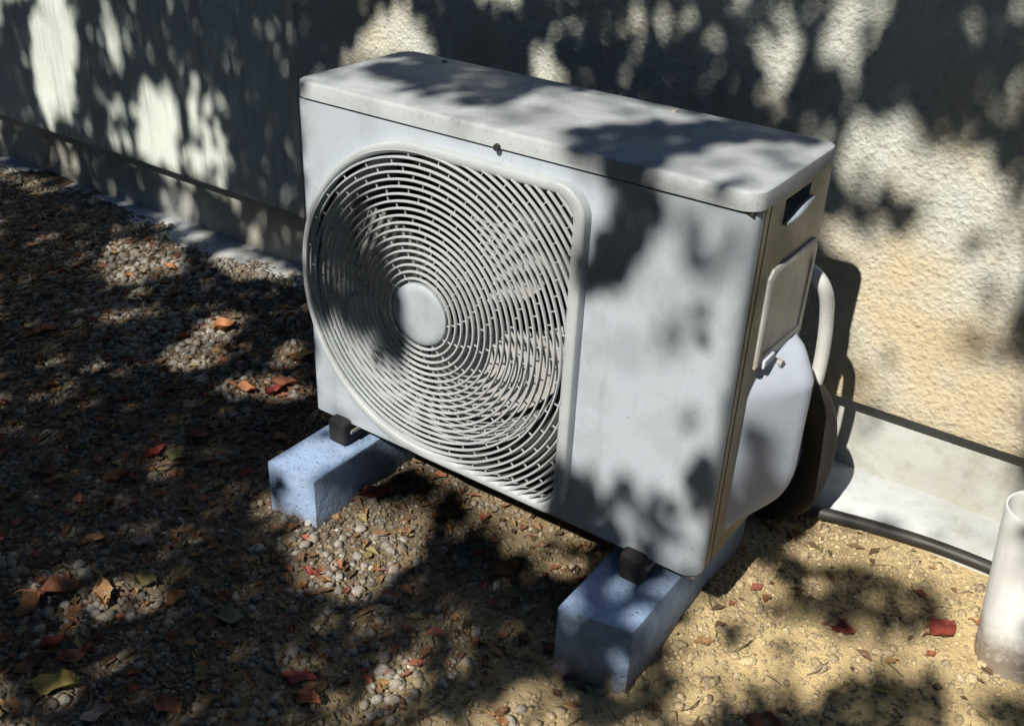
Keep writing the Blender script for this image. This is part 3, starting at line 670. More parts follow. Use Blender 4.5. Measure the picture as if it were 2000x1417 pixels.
# ------------------------------------------------------------------ the tree that shades the place (stands outside the picture)
# GAPS: outlines (metres, seen along the sun's direction) of the closed and open parts of its crown, shaped to throw chosen sun patches, with how open each is; elsewhere chance decides
GAPS = [
    (0.015, [(-1.998, 0.427), (0.49, 0.665), (0.72, 0.061), (0.406, 0.038), (-0.924, 0.062), (-2.184, 0.055)]),
    (0.015, [(-2.19, 0.068), (-0.95, 0.082), (0.422, 0.017), (0.72, 0.06), (0.793, -0.195), (-0.284, -0.769)]),
    (1, [(-1.851, 0.419), (-1.68, 0.444), (-1.674, 0.405), (-1.711, 0.338), (-1.728, 0.264), (-1.784, 0.247), (-1.855, 0.202), (-1.914, 0.229), (-1.893, 0.344)]),
    (0.5, [(-1.819, 0.444), (-1.653, 0.46), (-1.661, 0.438), (-1.853, 0.414)]),
    (0.55, [(-1.558, 0.469), (-1.517, 0.473), (-1.5, 0.407), (-1.506, 0.344), (-1.56, 0.365)]),
    (1, [(-1.435, 0.344), (-1.406, 0.353), (-1.379, 0.325), (-1.34, 0.365), (-1.32, 0.298), (-1.332, 0.199), (-1.434, 0.199), (-1.503, 0.205)]),
    (0.3, [(-1.598, 0.296), (-1.477, 0.312), (-1.506, 0.205), (-1.63, 0.205)]),
    (0.38, [(-1.253, 0.368), (-1.204, 0.378), (-1.169, 0.319), (-1.119, 0.238), (-1.137, 0.185), (-1.314, 0.193)]),
    (0.35, [(-0.901, 0.494), (-0.912, 0.481), (-0.937, 0.473), (-0.964, 0.472), (-0.981, 0.479), (-0.979, 0.492), (-0.959, 0.504), (-0.932, 0.508), (-0.909, 0.505)]),
    (0.2, [(-1.429, 0.423), (-1.441, 0.396), (-1.457, 0.375), (-1.474, 0.366), (-1.486, 0.372), (-1.49, 0.391), (-1.485, 0.417), (-1.473, 0.444), (-1.456, 0.464), (-1.441, 0.472), (-1.429, 0.467), (-1.425, 0.449)]),
    (0.18, [(-1.07, 0.431), (-1.081, 0.414), (-1.103, 0.403), (-1.126, 0.403), (-1.138, 0.415), (-1.135, 0.432), (-1.117, 0.446), (-1.094, 0.452), (-1.075, 0.445)]),
    (0.2, [(-1.034, 0.411), (-1.042, 0.4), (-1.057, 0.393), (-1.072, 0.393), (-1.081, 0.4), (-1.079, 0.411), (-1.067, 0.421), (-1.051, 0.425), (-1.038, 0.421)]),
    (0.15, [(-1.278, 0.407), (-1.284, 0.389), (-1.293, 0.376), (-1.301, 0.37), (-1.308, 0.374), (-1.31, 0.386), (-1.307, 0.403), (-1.301, 0.421), (-1.292, 0.434), (-1.284, 0.439), (-1.277, 0.435), (-1.275, 0.423)]),
    (1, [(-0.629, 0.555), (-0.586, 0.539), (-0.54, 0.526), (-0.514, 0.49), (-0.607, 0.478), (-0.782, 0.451), (-0.715, 0.494), (-0.658, 0.535)]),
    (1, [(-0.29, 0.533), (-0.251, 0.526), (-0.222, 0.52), (-0.237, 0.496), (-0.273, 0.486), (-0.293, 0.496)]),
    (0.5, [(-0.224, 0.589), (-0.23, 0.58), (-0.24, 0.575), (-0.25, 0.576), (-0.255, 0.584), (-0.253, 0.595), (-0.245, 0.603), (-0.234, 0.604), (-0.226, 0.599)]),
    (0.4, [(-0.012, 0.612), (-0.009, 0.604), (-0.013, 0.597), (-0.023, 0.595), (-0.034, 0.6), (-0.041, 0.608), (-0.04, 0.616), (-0.032, 0.62), (-0.021, 0.619)]),
    (0.45, [(0.087, 0.612), (0.091, 0.6), (0.091, 0.591), (0.086, 0.586), (0.078, 0.588), (0.068, 0.595), (0.061, 0.606), (0.057, 0.618), (0.057, 0.628), (0.062, 0.632), (0.07, 0.631), (0.079, 0.623)]),
    (0.25, [(-0.262, 0.563), (-0.262, 0.55), (-0.266, 0.541), (-0.272, 0.537), (-0.279, 0.539), (-0.284, 0.548), (-0.287, 0.56), (-0.287, 0.573), (-0.283, 0.582), (-0.277, 0.586), (-0.27, 0.583), (-0.264, 0.575)]),
    (0.7, [(0.126, 0.631), (0.175, 0.635), (0.175, 0.612), (0.157, 0.6), (0.135, 0.605)]),
    (0.95, [(0.199, 0.578), (0.198, 0.568), (0.187, 0.559), (0.17, 0.554), (0.152, 0.555), (0.138, 0.561), (0.131, 0.57), (0.133, 0.58), (0.144, 0.589), (0.161, 0.593), (0.178, 0.593), (0.192, 0.587)]),
    (0.55, [(0.199, 0.54), (0.197, 0.527), (0.184, 0.519), (0.166, 0.519), (0.153, 0.527), (0.15, 0.54), (0.158, 0.552), (0.175, 0.556), (0.191, 0.551)]),
    (0.3, [(0.236, 0.589), (0.234, 0.58), (0.225, 0.575), (0.213, 0.575), (0.203, 0.58), (0.201, 0.589), (0.207, 0.597), (0.218, 0.599), (0.229, 0.596)]),
    (1, [(0.221, 0.64), (0.28, 0.645), (0.295, 0.601), (0.292, 0.579), (0.249, 0.577), (0.23, 0.609)]),
    (0.5, [(0.303, 0.57), (0.299, 0.561), (0.285, 0.554), (0.266, 0.553), (0.252, 0.559), (0.25, 0.568), (0.259, 0.576), (0.277, 0.58), (0.294, 0.577)]),
    (0.4, [(0.222, 0.632), (0.221, 0.624), (0.213, 0.618), (0.202, 0.619), (0.193, 0.625), (0.191, 0.633), (0.196, 0.641), (0.206, 0.643), (0.216, 0.64)]),
    (0.15, [(0.141, 0.6), (0.12, 0.589), (0.059, 0.576), (-0.031, 0.564), (-0.127, 0.555), (-0.202, 0.554), (-0.231, 0.56), (-0.204, 0.572), (-0.132, 0.586), (-0.037, 0.598), (0.053, 0.605), (0.116, 0.605)]),
    (0.3, [(0.316, 0.644), (0.315, 0.638), (0.308, 0.634), (0.299, 0.634), (0.292, 0.638), (0.29, 0.644), (0.294, 0.65), (0.303, 0.651), (0.311, 0.649)]),
    (0.3, [(0.435, 0.653), (0.434, 0.647), (0.427, 0.644), (0.418, 0.644), (0.41, 0.648), (0.408, 0.653), (0.412, 0.658), (0.421, 0.66), (0.43, 0.658)]),
    (0.6, [(0.531, 0.571), (0.534, 0.56), (0.533, 0.551), (0.528, 0.547), (0.521, 0.55), (0.514, 0.557), (0.508, 0.568), (0.506, 0.579), (0.507, 0.587), (0.512, 0.591), (0.518, 0.589), (0.526, 0.581)]),
    (1, [(0.278, 0.497), (0.315, 0.529), (0.35, 0.542), (0.393, 0.536), (0.429, 0.506), (0.454, 0.53), (0.498, 0.517), (0.532, 0.49), (0.569, 0.458), (0.678, 0.172), (0.34, 0.173), (0.278, 0.398), (0.359, 0.41), (0.421, 0.427), (0.419, 0.45), (0.374, 0.477), (0.332, 0.473), (0.303, 0.46), (0.288, 0.46)]),
    (0.25, [(0.417, 0.449), (0.41, 0.436), (0.389, 0.426), (0.361, 0.423), (0.333, 0.427), (0.312, 0.438), (0.306, 0.452), (0.314, 0.466), (0.336, 0.475), (0.364, 0.478), (0.391, 0.473), (0.411, 0.463)]),
    (0.45, [(0.483, 0.52), (0.48, 0.512), (0.47, 0.506), (0.455, 0.505), (0.444, 0.51), (0.441, 0.517), (0.449, 0.525), (0.462, 0.528), (0.475, 0.526)]),
    (0.6, [(0.6, 0.413), (0.602, 0.393), (0.593, 0.376), (0.575, 0.366), (0.552, 0.367), (0.532, 0.378), (0.52, 0.396), (0.518, 0.417), (0.528, 0.433), (0.547, 0.442), (0.568, 0.441), (0.588, 0.43)]),
    (0.55, [(0.599, 0.341), (0.6, 0.322), (0.59, 0.306), (0.57, 0.296), (0.548, 0.296), (0.527, 0.305), (0.515, 0.321), (0.515, 0.34), (0.526, 0.356), (0.545, 0.365), (0.568, 0.365), (0.587, 0.356)]),
    (0.35, [(0.629, 0.348), (0.632, 0.33), (0.627, 0.315), (0.615, 0.307), (0.6, 0.309), (0.585, 0.319), (0.575, 0.335), (0.572, 0.353), (0.578, 0.368), (0.59, 0.375), (0.605, 0.374), (0.619, 0.364)]),
    (0.6, [(0.461, 0.241), (0.459, 0.227), (0.445, 0.213), (0.422, 0.203), (0.396, 0.2), (0.375, 0.205), (0.365, 0.216), (0.367, 0.231), (0.383, 0.245), (0.406, 0.255), (0.431, 0.257), (0.451, 0.252)]),
    (1, [(0.338, 0.18), (0.679, 0.168), (0.72, 0.061), (0.348, 0.001)]),
    (0.6, [(0.446, 0.181), (0.444, 0.169), (0.431, 0.157), (0.411, 0.149), (0.389, 0.145), (0.372, 0.148), (0.363, 0.157), (0.366, 0.169), (0.379, 0.181), (0.399, 0.189), (0.42, 0.192), (0.437, 0.189)]),
    (0.45, [(-1.912, 0.163), (-1.834, 0.169), (-1.858, 0.097), (-1.925, 0.092)]),
    (0.5, [(-1.473, 0.171), (-1.352, 0.172), (-1.368, 0.111), (-1.226, 0.093), (-1.269, 0.069), (-1.445, 0.086)]),
    (0.3, [(-1.145, 0.17), (-1.099, 0.173), (-1.103, 0.102), (-1.159, 0.096)]),
    (0.45, [(-1.131, 0.096), (-0.919, 0.101), (-0.924, 0.062), (-1.138, 0.061)]),
    (0.4, [(-1.845, 0.056), (-1.841, 0.042), (-1.872, 0.031), (-1.932, 0.027), (-2.005, 0.029), (-2.073, 0.038), (-2.117, 0.052), (-2.123, 0.066), (-2.089, 0.077), (-2.026, 0.082), (-1.951, 0.079), (-1.885, 0.069)]),
    (0.7, [(-1.248, 0.02), (-1.208, -0.014), (-1.193, -0.056), (-1.204, -0.096), (-1.238, -0.124), (-1.286, -0.133), (-1.337, -0.122), (-1.379, -0.091), (-1.399, -0.049), (-1.39, -0.006), (-1.355, 0.025), (-1.302, 0.034)]),
    (0.9, [(-1.375, -0.013), (-1.358, -0.03), (-1.363, -0.047), (-1.386, -0.056), (-1.418, -0.054), (-1.444, -0.04), (-1.451, -0.022), (-1.436, -0.008), (-1.405, -0.004)]),
    (0.75, [(-1.172, -0.031), (-1.165, -0.045), (-1.18, -0.053), (-1.211, -0.051), (-1.244, -0.041), (-1.263, -0.027), (-1.258, -0.015), (-1.233, -0.012), (-1.198, -0.018)]),
    (0.85, [(-0.969, 0.063), (-0.967, 0.047), (-0.992, 0.033), (-1.038, 0.024), (-1.094, 0.021), (-1.146, 0.027), (-1.178, 0.039), (-1.183, 0.055), (-1.156, 0.07), (-1.107, 0.08), (-1.05, 0.082), (-0.999, 0.075)]),
    (0.9, [(-0.888, -0.085), (-0.858, -0.105), (-0.836, -0.133), (-0.829, -0.161), (-0.837, -0.183), (-0.859, -0.192), (-0.888, -0.187), (-0.918, -0.169), (-0.941, -0.142), (-0.95, -0.112), (-0.942, -0.089), (-0.919, -0.079)]),
    (0.7, [(-0.809, -0.186), (-0.795, -0.203), (-0.798, -0.223), (-0.816, -0.24), (-0.846, -0.25), (-0.879, -0.251), (-0.907, -0.243), (-0.923, -0.226), (-0.921, -0.207), (-0.902, -0.189), (-0.871, -0.178), (-0.837, -0.177)]),
    (0.8, [(-0.551, -0.17), (-0.549, -0.186), (-0.571, -0.207), (-0.612, -0.228), (-0.661, -0.243), (-0.706, -0.248), (-0.734, -0.242), (-0.738, -0.226), (-0.716, -0.204), (-0.674, -0.183), (-0.623, -0.168), (-0.578, -0.163)]),
    (0.5, [(-0.661, -0.111), (-0.646, -0.128), (-0.644, -0.144), (-0.655, -0.157), (-0.677, -0.163), (-0.703, -0.16), (-0.727, -0.149), (-0.743, -0.133), (-0.746, -0.116), (-0.735, -0.102), (-0.712, -0.096), (-0.685, -0.1)]),
    (0.4, [(-0.353, -0.588), (-0.339, -0.605), (-0.346, -0.626), (-0.372, -0.646), (-0.409, -0.66), (-0.45, -0.665), (-0.483, -0.658), (-0.499, -0.642), (-0.493, -0.62), (-0.467, -0.599), (-0.427, -0.584), (-0.385, -0.58)]),
    (0.55, [(-0.412, -0.62), (-0.399, -0.63), (-0.397, -0.641), (-0.406, -0.65), (-0.423, -0.655), (-0.445, -0.655), (-0.465, -0.649), (-0.479, -0.639), (-0.482, -0.627), (-0.473, -0.618), (-0.455, -0.613), (-0.432, -0.614)]),
    (0.4, [(-0.354, -0.593), (-0.347, -0.6), (-0.349, -0.609), (-0.358, -0.617), (-0.372, -0.622), (-0.388, -0.623), (-0.401, -0.619), (-0.409, -0.612), (-0.407, -0.604), (-0.398, -0.596), (-0.384, -0.591), (-0.367, -0.59)]),
    (0.3, [(-0.293, -0.555), (-0.28, -0.568), (-0.281, -0.582), (-0.294, -0.594), (-0.316, -0.601), (-0.342, -0.601), (-0.365, -0.594), (-0.378, -0.582), (-0.379, -0.567), (-0.366, -0.554), (-0.342, -0.547), (-0.316, -0.548)]),
    (0.6, [(-0.255, -0.698), (-0.244, -0.707), (-0.244, -0.716), (-0.252, -0.724), (-0.267, -0.729), (-0.286, -0.729), (-0.303, -0.724), (-0.313, -0.716), (-0.315, -0.706), (-0.306, -0.698), (-0.29, -0.693), (-0.271, -0.693)]),
    (0.35, [(-0.578, -0.388), (-0.567, -0.4), (-0.568, -0.414), (-0.582, -0.426), (-0.603, -0.433), (-0.628, -0.434), (-0.648, -0.428), (-0.66, -0.416), (-0.66, -0.402), (-0.646, -0.39), (-0.624, -0.382), (-0.599, -0.382)]),
    (0.5, [(-0.41, -0.519), (-0.404, -0.528), (-0.411, -0.539), (-0.427, -0.546), (-0.447, -0.546), (-0.459, -0.539), (-0.459, -0.528), (-0.447, -0.519), (-0.427, -0.515)]),
    (0.3, [(-0.096, -0.641), (-0.092, -0.65), (-0.1, -0.663), (-0.118, -0.675), (-0.142, -0.685), (-0.165, -0.689), (-0.181, -0.686), (-0.186, -0.677), (-0.178, -0.665), (-0.16, -0.652), (-0.135, -0.642), (-0.112, -0.638)]),
    (0.3, [(-0.388, -0.478), (-0.38, -0.488), (-0.385, -0.501), (-0.401, -0.514), (-0.423, -0.522), (-0.446, -0.525), (-0.465, -0.52), (-0.473, -0.51), (-0.469, -0.497), (-0.453, -0.484), (-0.43, -0.475), (-0.406, -0.473)]),
    (0.35, [(-1.112, -0.177), (-1.096, -0.191), (-1.094, -0.206), (-1.105, -0.219), (-1.128, -0.226), (-1.155, -0.226), (-1.181, -0.218), (-1.198, -0.204), (-1.201, -0.188), (-1.19, -0.175), (-1.166, -0.168), (-1.138, -0.169)]),
    (0.3, [(-1.046, -0.305), (-1.033, -0.314), (-1.024, -0.329), (-1.023, -0.345), (-1.029, -0.358), (-1.041, -0.365), (-1.055, -0.365), (-1.069, -0.356), (-1.078, -0.342), (-1.08, -0.326), (-1.074, -0.312), (-1.061, -0.304)]),
    (0.3, [(-0.017, -0.543), (-0.015, -0.548), (-0.019, -0.555), (-0.029, -0.562), (-0.041, -0.567), (-0.053, -0.569), (-0.062, -0.567), (-0.064, -0.561), (-0.06, -0.554), (-0.05, -0.547), (-0.037, -0.542), (-0.025, -0.541)]),
    (1, [(-0.245, -0.394), (-0.245, -0.357), (-0.237, -0.328), (-0.185, -0.305), (-0.126, -0.298), (-0.089, -0.337), (-0.078, -0.397), (-0.081, -0.445), (-0.129, -0.476), (-0.21, -0.464), (-0.262, -0.432), (-0.274, -0.404)]),
    (0.25, [(-0.357, -0.413), (-0.297, -0.404), (-0.215, -0.461), (-0.266, -0.457)]),
    (0.55, [(-0.15, -0.207), (-0.031, -0.214), (0.134, -0.227), (0.153, -0.233), (0.147, -0.286), (0.075, -0.281), (0.025, -0.292), (-0.069, -0.266)]),
    (0.3, [(0.031, -0.451), (0.032, -0.46), (0.022, -0.472), (0.004, -0.484), (-0.018, -0.494), (-0.038, -0.498), (-0.051, -0.496), (-0.052, -0.487), (-0.042, -0.475), (-0.024, -0.462), (-0.001, -0.453), (0.019, -0.449)]),
    (0.45, [(0.099, -0.497), (0.118, -0.519), (0.123, -0.539), (0.114, -0.552), (0.093, -0.555), (0.066, -0.547), (0.037, -0.53), (0.016, -0.508), (0.009, -0.487), (0.018, -0.472), (0.041, -0.469), (0.071, -0.479)]),
    (0.5, [(0.046, -0.501), (0.052, -0.511), (0.048, -0.52), (0.036, -0.524), (0.021, -0.521), (0.01, -0.513), (0.008, -0.502), (0.017, -0.495), (0.032, -0.494)]),
    (0.5, [(0.278, -0.433), (0.285, -0.449), (0.28, -0.466), (0.264, -0.479), (0.242, -0.486), (0.219, -0.484), (0.201, -0.475), (0.193, -0.459), (0.198, -0.441), (0.214, -0.427), (0.237, -0.42), (0.261, -0.422)]),
    (0.3, [(0.076, -0.557), (0.076, -0.568), (0.059, -0.585), (0.03, -0.604), (-0.004, -0.619), (-0.034, -0.627), (-0.052, -0.625), (-0.053, -0.614), (-0.037, -0.597), (-0.007, -0.578), (0.028, -0.562), (0.059, -0.555)]),
    (0.45, [(0.105, -0.443), (0.114, -0.455), (0.114, -0.464), (0.105, -0.466), (0.091, -0.46), (0.078, -0.448), (0.073, -0.437), (0.078, -0.431), (0.09, -0.434)]),
    (0.3, [(0.211, -0.485), (0.211, -0.494), (0.198, -0.508), (0.176, -0.523), (0.15, -0.534), (0.127, -0.539), (0.114, -0.537), (0.113, -0.527), (0.126, -0.513), (0.149, -0.498), (0.175, -0.487), (0.198, -0.482)]),
    (0.3, [(0.134, -0.227), (0.142, -0.245), (0.137, -0.264), (0.121, -0.278), (0.098, -0.285), (0.074, -0.282), (0.054, -0.27), (0.045, -0.252), (0.049, -0.232), (0.065, -0.217), (0.09, -0.21), (0.115, -0.214)]),
    (1, [(0.399, -0.009), (0.486, 0.014), (0.668, 0.048), (0.681, 0.006), (0.715, -0.028), (0.734, 0.013), (0.775, -0.135), (0.72, -0.177), (0.664, -0.178), (0.599, -0.229), (0.521, -0.28), (0.436, -0.316), (0.371, -0.326), (0.336, -0.3), (0.329, -0.243), (0.363, -0.204), (0.349, -0.154), (0.386, -0.128), (0.433, -0.151), (0.421, -0.188), (0.473, -0.194), (0.504, -0.191), (0.555, -0.169), (0.588, -0.156), (0.517, -0.155), (0.441, -0.136), (0.41, -0.063)]),
    (0.05, [(0.584, -0.074), (0.58, -0.1), (0.557, -0.128), (0.519, -0.15), (0.477, -0.161), (0.44, -0.158), (0.42, -0.142), (0.421, -0.116), (0.444, -0.087), (0.484, -0.064), (0.529, -0.053), (0.565, -0.057)]),
    (0.05, [(0.661, -0.103), (0.654, -0.13), (0.634, -0.15), (0.604, -0.159), (0.572, -0.155), (0.545, -0.138), (0.533, -0.111), (0.537, -0.083), (0.559, -0.06), (0.591, -0.051), (0.625, -0.057), (0.65, -0.076)]),
    (0.3, [(0.665, -0.123), (0.664, -0.135), (0.656, -0.148), (0.642, -0.159), (0.625, -0.164), (0.611, -0.164), (0.603, -0.157), (0.603, -0.145), (0.612, -0.132), (0.626, -0.121), (0.643, -0.115), (0.657, -0.116)]),
    (0.05, [(0.514, -0.132), (0.515, -0.147), (0.505, -0.163), (0.488, -0.176), (0.468, -0.183), (0.449, -0.183), (0.438, -0.174), (0.436, -0.159), (0.445, -0.143), (0.463, -0.129), (0.484, -0.122), (0.503, -0.123)]),
    (0.05, [(0.63, -0.221), (0.628, -0.231), (0.616, -0.242), (0.598, -0.25), (0.578, -0.254), (0.563, -0.251), (0.555, -0.244), (0.557, -0.234), (0.569, -0.223), (0.588, -0.214), (0.607, -0.211), (0.623, -0.214)]),
    (0.1, [(0.508, -0.31), (0.508, -0.325), (0.494, -0.342), (0.47, -0.358), (0.444, -0.368), (0.42, -0.371), (0.407, -0.365), (0.406, -0.351), (0.42, -0.333), (0.444, -0.316), (0.471, -0.306), (0.495, -0.303)]),
    (0.5, [(0.44, -0.347), (0.444, -0.361), (0.437, -0.375), (0.423, -0.387), (0.404, -0.393), (0.386, -0.391), (0.373, -0.383), (0.369, -0.369), (0.375, -0.354), (0.39, -0.341), (0.41, -0.335), (0.428, -0.337)]),
    (0.05, [(0.696, -0.226), (0.689, -0.244), (0.662, -0.269), (0.622, -0.295), (0.579, -0.314), (0.544, -0.322), (0.526, -0.316), (0.531, -0.299), (0.558, -0.273), (0.6, -0.247), (0.644, -0.227), (0.68, -0.22)]),
    (0.35, [(0.568, -0.258), (0.567, -0.266), (0.556, -0.277), (0.54, -0.288), (0.522, -0.296), (0.507, -0.298), (0.499, -0.295), (0.501, -0.287), (0.511, -0.276), (0.528, -0.265), (0.546, -0.257), (0.561, -0.255)]),
    (0.9, [(0.681, -0.185), (0.775, -0.135), (0.793, -0.195), (0.714, -0.237)]),
    (0.1, [(0.805, -0.168), (0.805, -0.184), (0.797, -0.199), (0.784, -0.21), (0.769, -0.214), (0.755, -0.21), (0.747, -0.199), (0.747, -0.183), (0.754, -0.167), (0.768, -0.155), (0.784, -0.151), (0.797, -0.156)]),
    (0.4, [(0.762, -0.183), (0.762, -0.193), (0.756, -0.203), (0.745, -0.212), (0.733, -0.215), (0.722, -0.214), (0.716, -0.207), (0.717, -0.197), (0.723, -0.186), (0.734, -0.178), (0.746, -0.174), (0.757, -0.176)]),
    (0.5, [(0.402, -0.335), (0.405, -0.346), (0.401, -0.357), (0.391, -0.365), (0.378, -0.369), (0.365, -0.367), (0.356, -0.36), (0.352, -0.349), (0.356, -0.338), (0.365, -0.329), (0.379, -0.325), (0.392, -0.327)]),
    (0.1, [(0.422, -0.245), (0.424, -0.257), (0.417, -0.268), (0.404, -0.272), (0.39, -0.269), (0.384, -0.259), (0.386, -0.246), (0.398, -0.238), (0.412, -0.237)]),
    (0.15, [(0.517, -0.217), (0.517, -0.223), (0.51, -0.232), (0.498, -0.239), (0.486, -0.244), (0.475, -0.246), (0.469, -0.243), (0.469, -0.236), (0.476, -0.228), (0.488, -0.22), (0.501, -0.215), (0.511, -0.213)]),
    (0.9, [(-0.369, 0.191), (-0.378, 0.31), (0.034, 0.354), (0.355, 0.377), (0.374, 0.329), (0.358, 0.183), (0.151, 0.152), (-0.309, 0.149)]),
    (0.03, [(-0.334, 0.251), (-0.329, 0.305), (-0.277, 0.348), (-0.139, 0.349), (-0.069, 0.333), (-0.049, 0.248), (-0.072, 0.221), (-0.131, 0.218), (-0.234, 0.227)]),
    (0.5, [(-0.201, 0.239), (-0.201, 0.233), (-0.212, 0.227), (-0.231, 0.224), (-0.254, 0.223), (-0.274, 0.225), (-0.286, 0.23), (-0.287, 0.236), (-0.275, 0.242), (-0.256, 0.246), (-0.233, 0.246), (-0.213, 0.244)]),
    (0.4, [(-0.079, 0.252), (-0.081, 0.247), (-0.095, 0.241), (-0.117, 0.238), (-0.142, 0.236), (-0.163, 0.238), (-0.174, 0.241), (-0.173, 0.247), (-0.158, 0.252), (-0.135, 0.256), (-0.11, 0.257), (-0.089, 0.256)]),
    (0.45, [(-0.277, 0.322), (-0.275, 0.313), (-0.281, 0.303), (-0.293, 0.297), (-0.306, 0.296), (-0.313, 0.302), (-0.312, 0.312), (-0.301, 0.321), (-0.288, 0.325)]),
    (0.5, [(-0.329, 0.239), (-0.318, 0.227), (-0.311, 0.211), (-0.311, 0.197), (-0.318, 0.187), (-0.329, 0.184), (-0.343, 0.189), (-0.355, 0.201), (-0.362, 0.216), (-0.362, 0.231), (-0.355, 0.242), (-0.343, 0.244)]),
    (0.02, [(0.081, 0.21), (0.098, 0.258), (0.166, 0.319), (0.2, 0.37), (0.271, 0.377), (0.352, 0.371), (0.326, 0.328), (0.266, 0.29), (0.246, 0.267), (0.233, 0.207), (0.265, 0.181), (0.229, 0.158), (0.141, 0.163), (0.109, 0.179)]),
    (0.75, [(0.23, 0.201), (0.241, 0.264), (0.271, 0.283), (0.326, 0.328), (0.359, 0.349), (0.353, 0.192), (0.323, 0.18), (0.257, 0.192)]),
    (0.3, [(0.271, 0.201), (0.341, 0.212), (0.362, 0.178), (0.285, 0.161)]),
    (0.5, [(0.153, 0.189), (0.157, 0.179), (0.155, 0.172), (0.147, 0.169), (0.137, 0.172), (0.13, 0.18), (0.129, 0.189), (0.134, 0.195), (0.144, 0.195)]),
    (1, [(-0.356, 0.169), (0.127, 0.17), (0.131, 0.133), (0.148, -0.228), (-0.363, -0.225)]),
    (0.93, [(0.127, 0.17), (0.362, 0.18), (0.363, -0.206), (0.143, -0.227)]),
    (0.02, [(0.163, 0.171), (0.249, 0.174), (0.249, 0.14), (0.223, 0.087), (0.206, 0.054), (0.157, 0.051), (0.147, 0.064), (0.16, 0.114), (0.17, 0.149)]),
    (0.6, [(0.249, 0.174), (0.355, 0.175), (0.357, 0.111), (0.284, 0.081), (0.221, 0.072), (0.246, 0.135)]),
    (0.96, [(0.139, 0.034), (0.207, 0.049), (0.264, 0.077), (0.353, 0.101), (0.359, -0.017), (0.357, -0.073), (0.322, -0.119), (0.263, -0.138), (0.203, -0.12), (0.138, -0.14)]),
    (0.6, [(0.314, 0.027), (0.308, 0.016), (0.29, 0.006), (0.265, 0), (0.24, 0), (0.222, 0.006), (0.216, 0.016), (0.224, 0.027), (0.243, 0.037), (0.268, 0.042), (0.291, 0.042), (0.308, 0.037)]),
    (0.97, [(0.251, -0.064), (0.305, -0.032), (0.346, -0.037), (0.321, -0.078), (0.329, -0.116), (0.294, -0.134), (0.242, -0.108)]),
    (0.97, [(0.221, -0.022), (0.344, 0.02), (0.349, -0.02), (0.244, -0.067)]),
    (0.02, [(0.122, -0.148), (0.196, -0.128), (0.246, -0.131), (0.274, -0.159), (0.231, -0.193), (0.267, -0.216), (0.193, -0.23), (0.139, -0.228), (0.123, -0.203)]),
    (0.02, [(0.319, -0.067), (0.361, -0.06), (0.365, -0.128), (0.339, -0.149), (0.315, -0.121)]),
    (0.6, [(0.266, -0.155), (0.327, -0.147), (0.36, -0.198), (0.316, -0.214), (0.256, -0.197)]),
    (0.35, [(0.183, -0.151), (0.222, -0.133), (0.299, -0.163), (0.278, -0.183)]),
    (0.12, [(0.254, -0.134), (0.301, -0.131), (0.344, -0.154), (0.333, -0.176), (0.282, -0.156)]),
    (0.03, [(-0.341, 0.01), (-0.281, 0.03), (-0.209, 0.037), (-0.161, 0.007), (-0.143, -0.036), (-0.134, -0.064), (-0.165, -0.115), (-0.202, -0.118), (-0.248, -0.085), (-0.302, -0.088), (-0.348, -0.095)]),
    (0.45, [(-0.332, 0.043), (-0.227, 0.079), (-0.17, 0.034), (-0.21, 0.032), (-0.292, 0.028), (-0.339, 0.007)]),
    (0.9, [(-0.352, -0.329), (-0.345, -0.22), (-0.252, -0.218), (-0.252, -0.324)]),
    (0.3, [(-0.326, -0.204), (-0.318, -0.212), (-0.315, -0.226), (-0.318, -0.24), (-0.325, -0.251), (-0.336, -0.257), (-0.347, -0.256), (-0.355, -0.248), (-0.359, -0.235), (-0.356, -0.22), (-0.348, -0.208), (-0.337, -0.202)]),
    (0.12, [(0.212, -0.326), (0.2, -0.234), (0.32, -0.219), (0.322, -0.302)]),
    (0.9, [(0.27, -0.255), (0.272, -0.262), (0.266, -0.269), (0.257, -0.273), (0.248, -0.272), (0.243, -0.266), (0.245, -0.259), (0.253, -0.253), (0.263, -0.252)]),
    (0.7, [(0.326, -0.263), (0.333, -0.271), (0.335, -0.283), (0.331, -0.296), (0.323, -0.302), (0.315, -0.299), (0.311, -0.288), (0.312, -0.274), (0.318, -0.264)]),
    (0.5, [(0.222, -0.3), (0.227, -0.309), (0.225, -0.315), (0.218, -0.317), (0.209, -0.313), (0.202, -0.306), (0.201, -0.297), (0.205, -0.293), (0.214, -0.294)]),
    (0.95, [(-0.356, -0.329), (-0.248, -0.324), (-0.25, -0.39), (-0.366, -0.407)]),
    (0.04, [(-0.361, -0.342), (-0.323, -0.344), (-0.316, -0.379), (-0.366, -0.407)]),
    (0.01, [(0.185, -0.324), (0.336, -0.3), (0.332, -0.413), (0.193, -0.418)]),
    (0.9, [(0.3, -0.361), (0.323, -0.344), (0.33, -0.399), (0.301, -0.399)]),
    (1, [(0.39, -0.125), (0.39, -0.054), (0.39, 0.064), (0.39, 0.115), (0.39, 0.12), (0.39, 0.007), (0.39, -0.07)]),
    (0.1, [(0.39, -0.079), (0.39, -0.034), (0.39, -0.063), (0.39, -0.105)]),
    (1, [(0.654, 0.067), (0.694, 0.08), (0.775, -0.135), (0.699, -0.118)]),
]
ORI = np.array([.36, .1, .2]); SUNV = np.array(TO_SUN); E1 = np.cross([0, 0, 1], SUNV); E1 /= np.linalg.norm(E1); E1 *= np.sign(E1[0]); E2 = np.cross(SUNV, E1); E2 *= np.sign(E2[2])
GAP_U0, GAP_V0, GAP_STEP = -2.3, -1.0, .0125
gu = np.arange(GAP_U0, 1.0, GAP_STEP); gv = np.arange(GAP_V0, .85, GAP_STEP); GU, GV = np.meshgrid(gu, gv); GM = np.full(GU.shape, -1.)
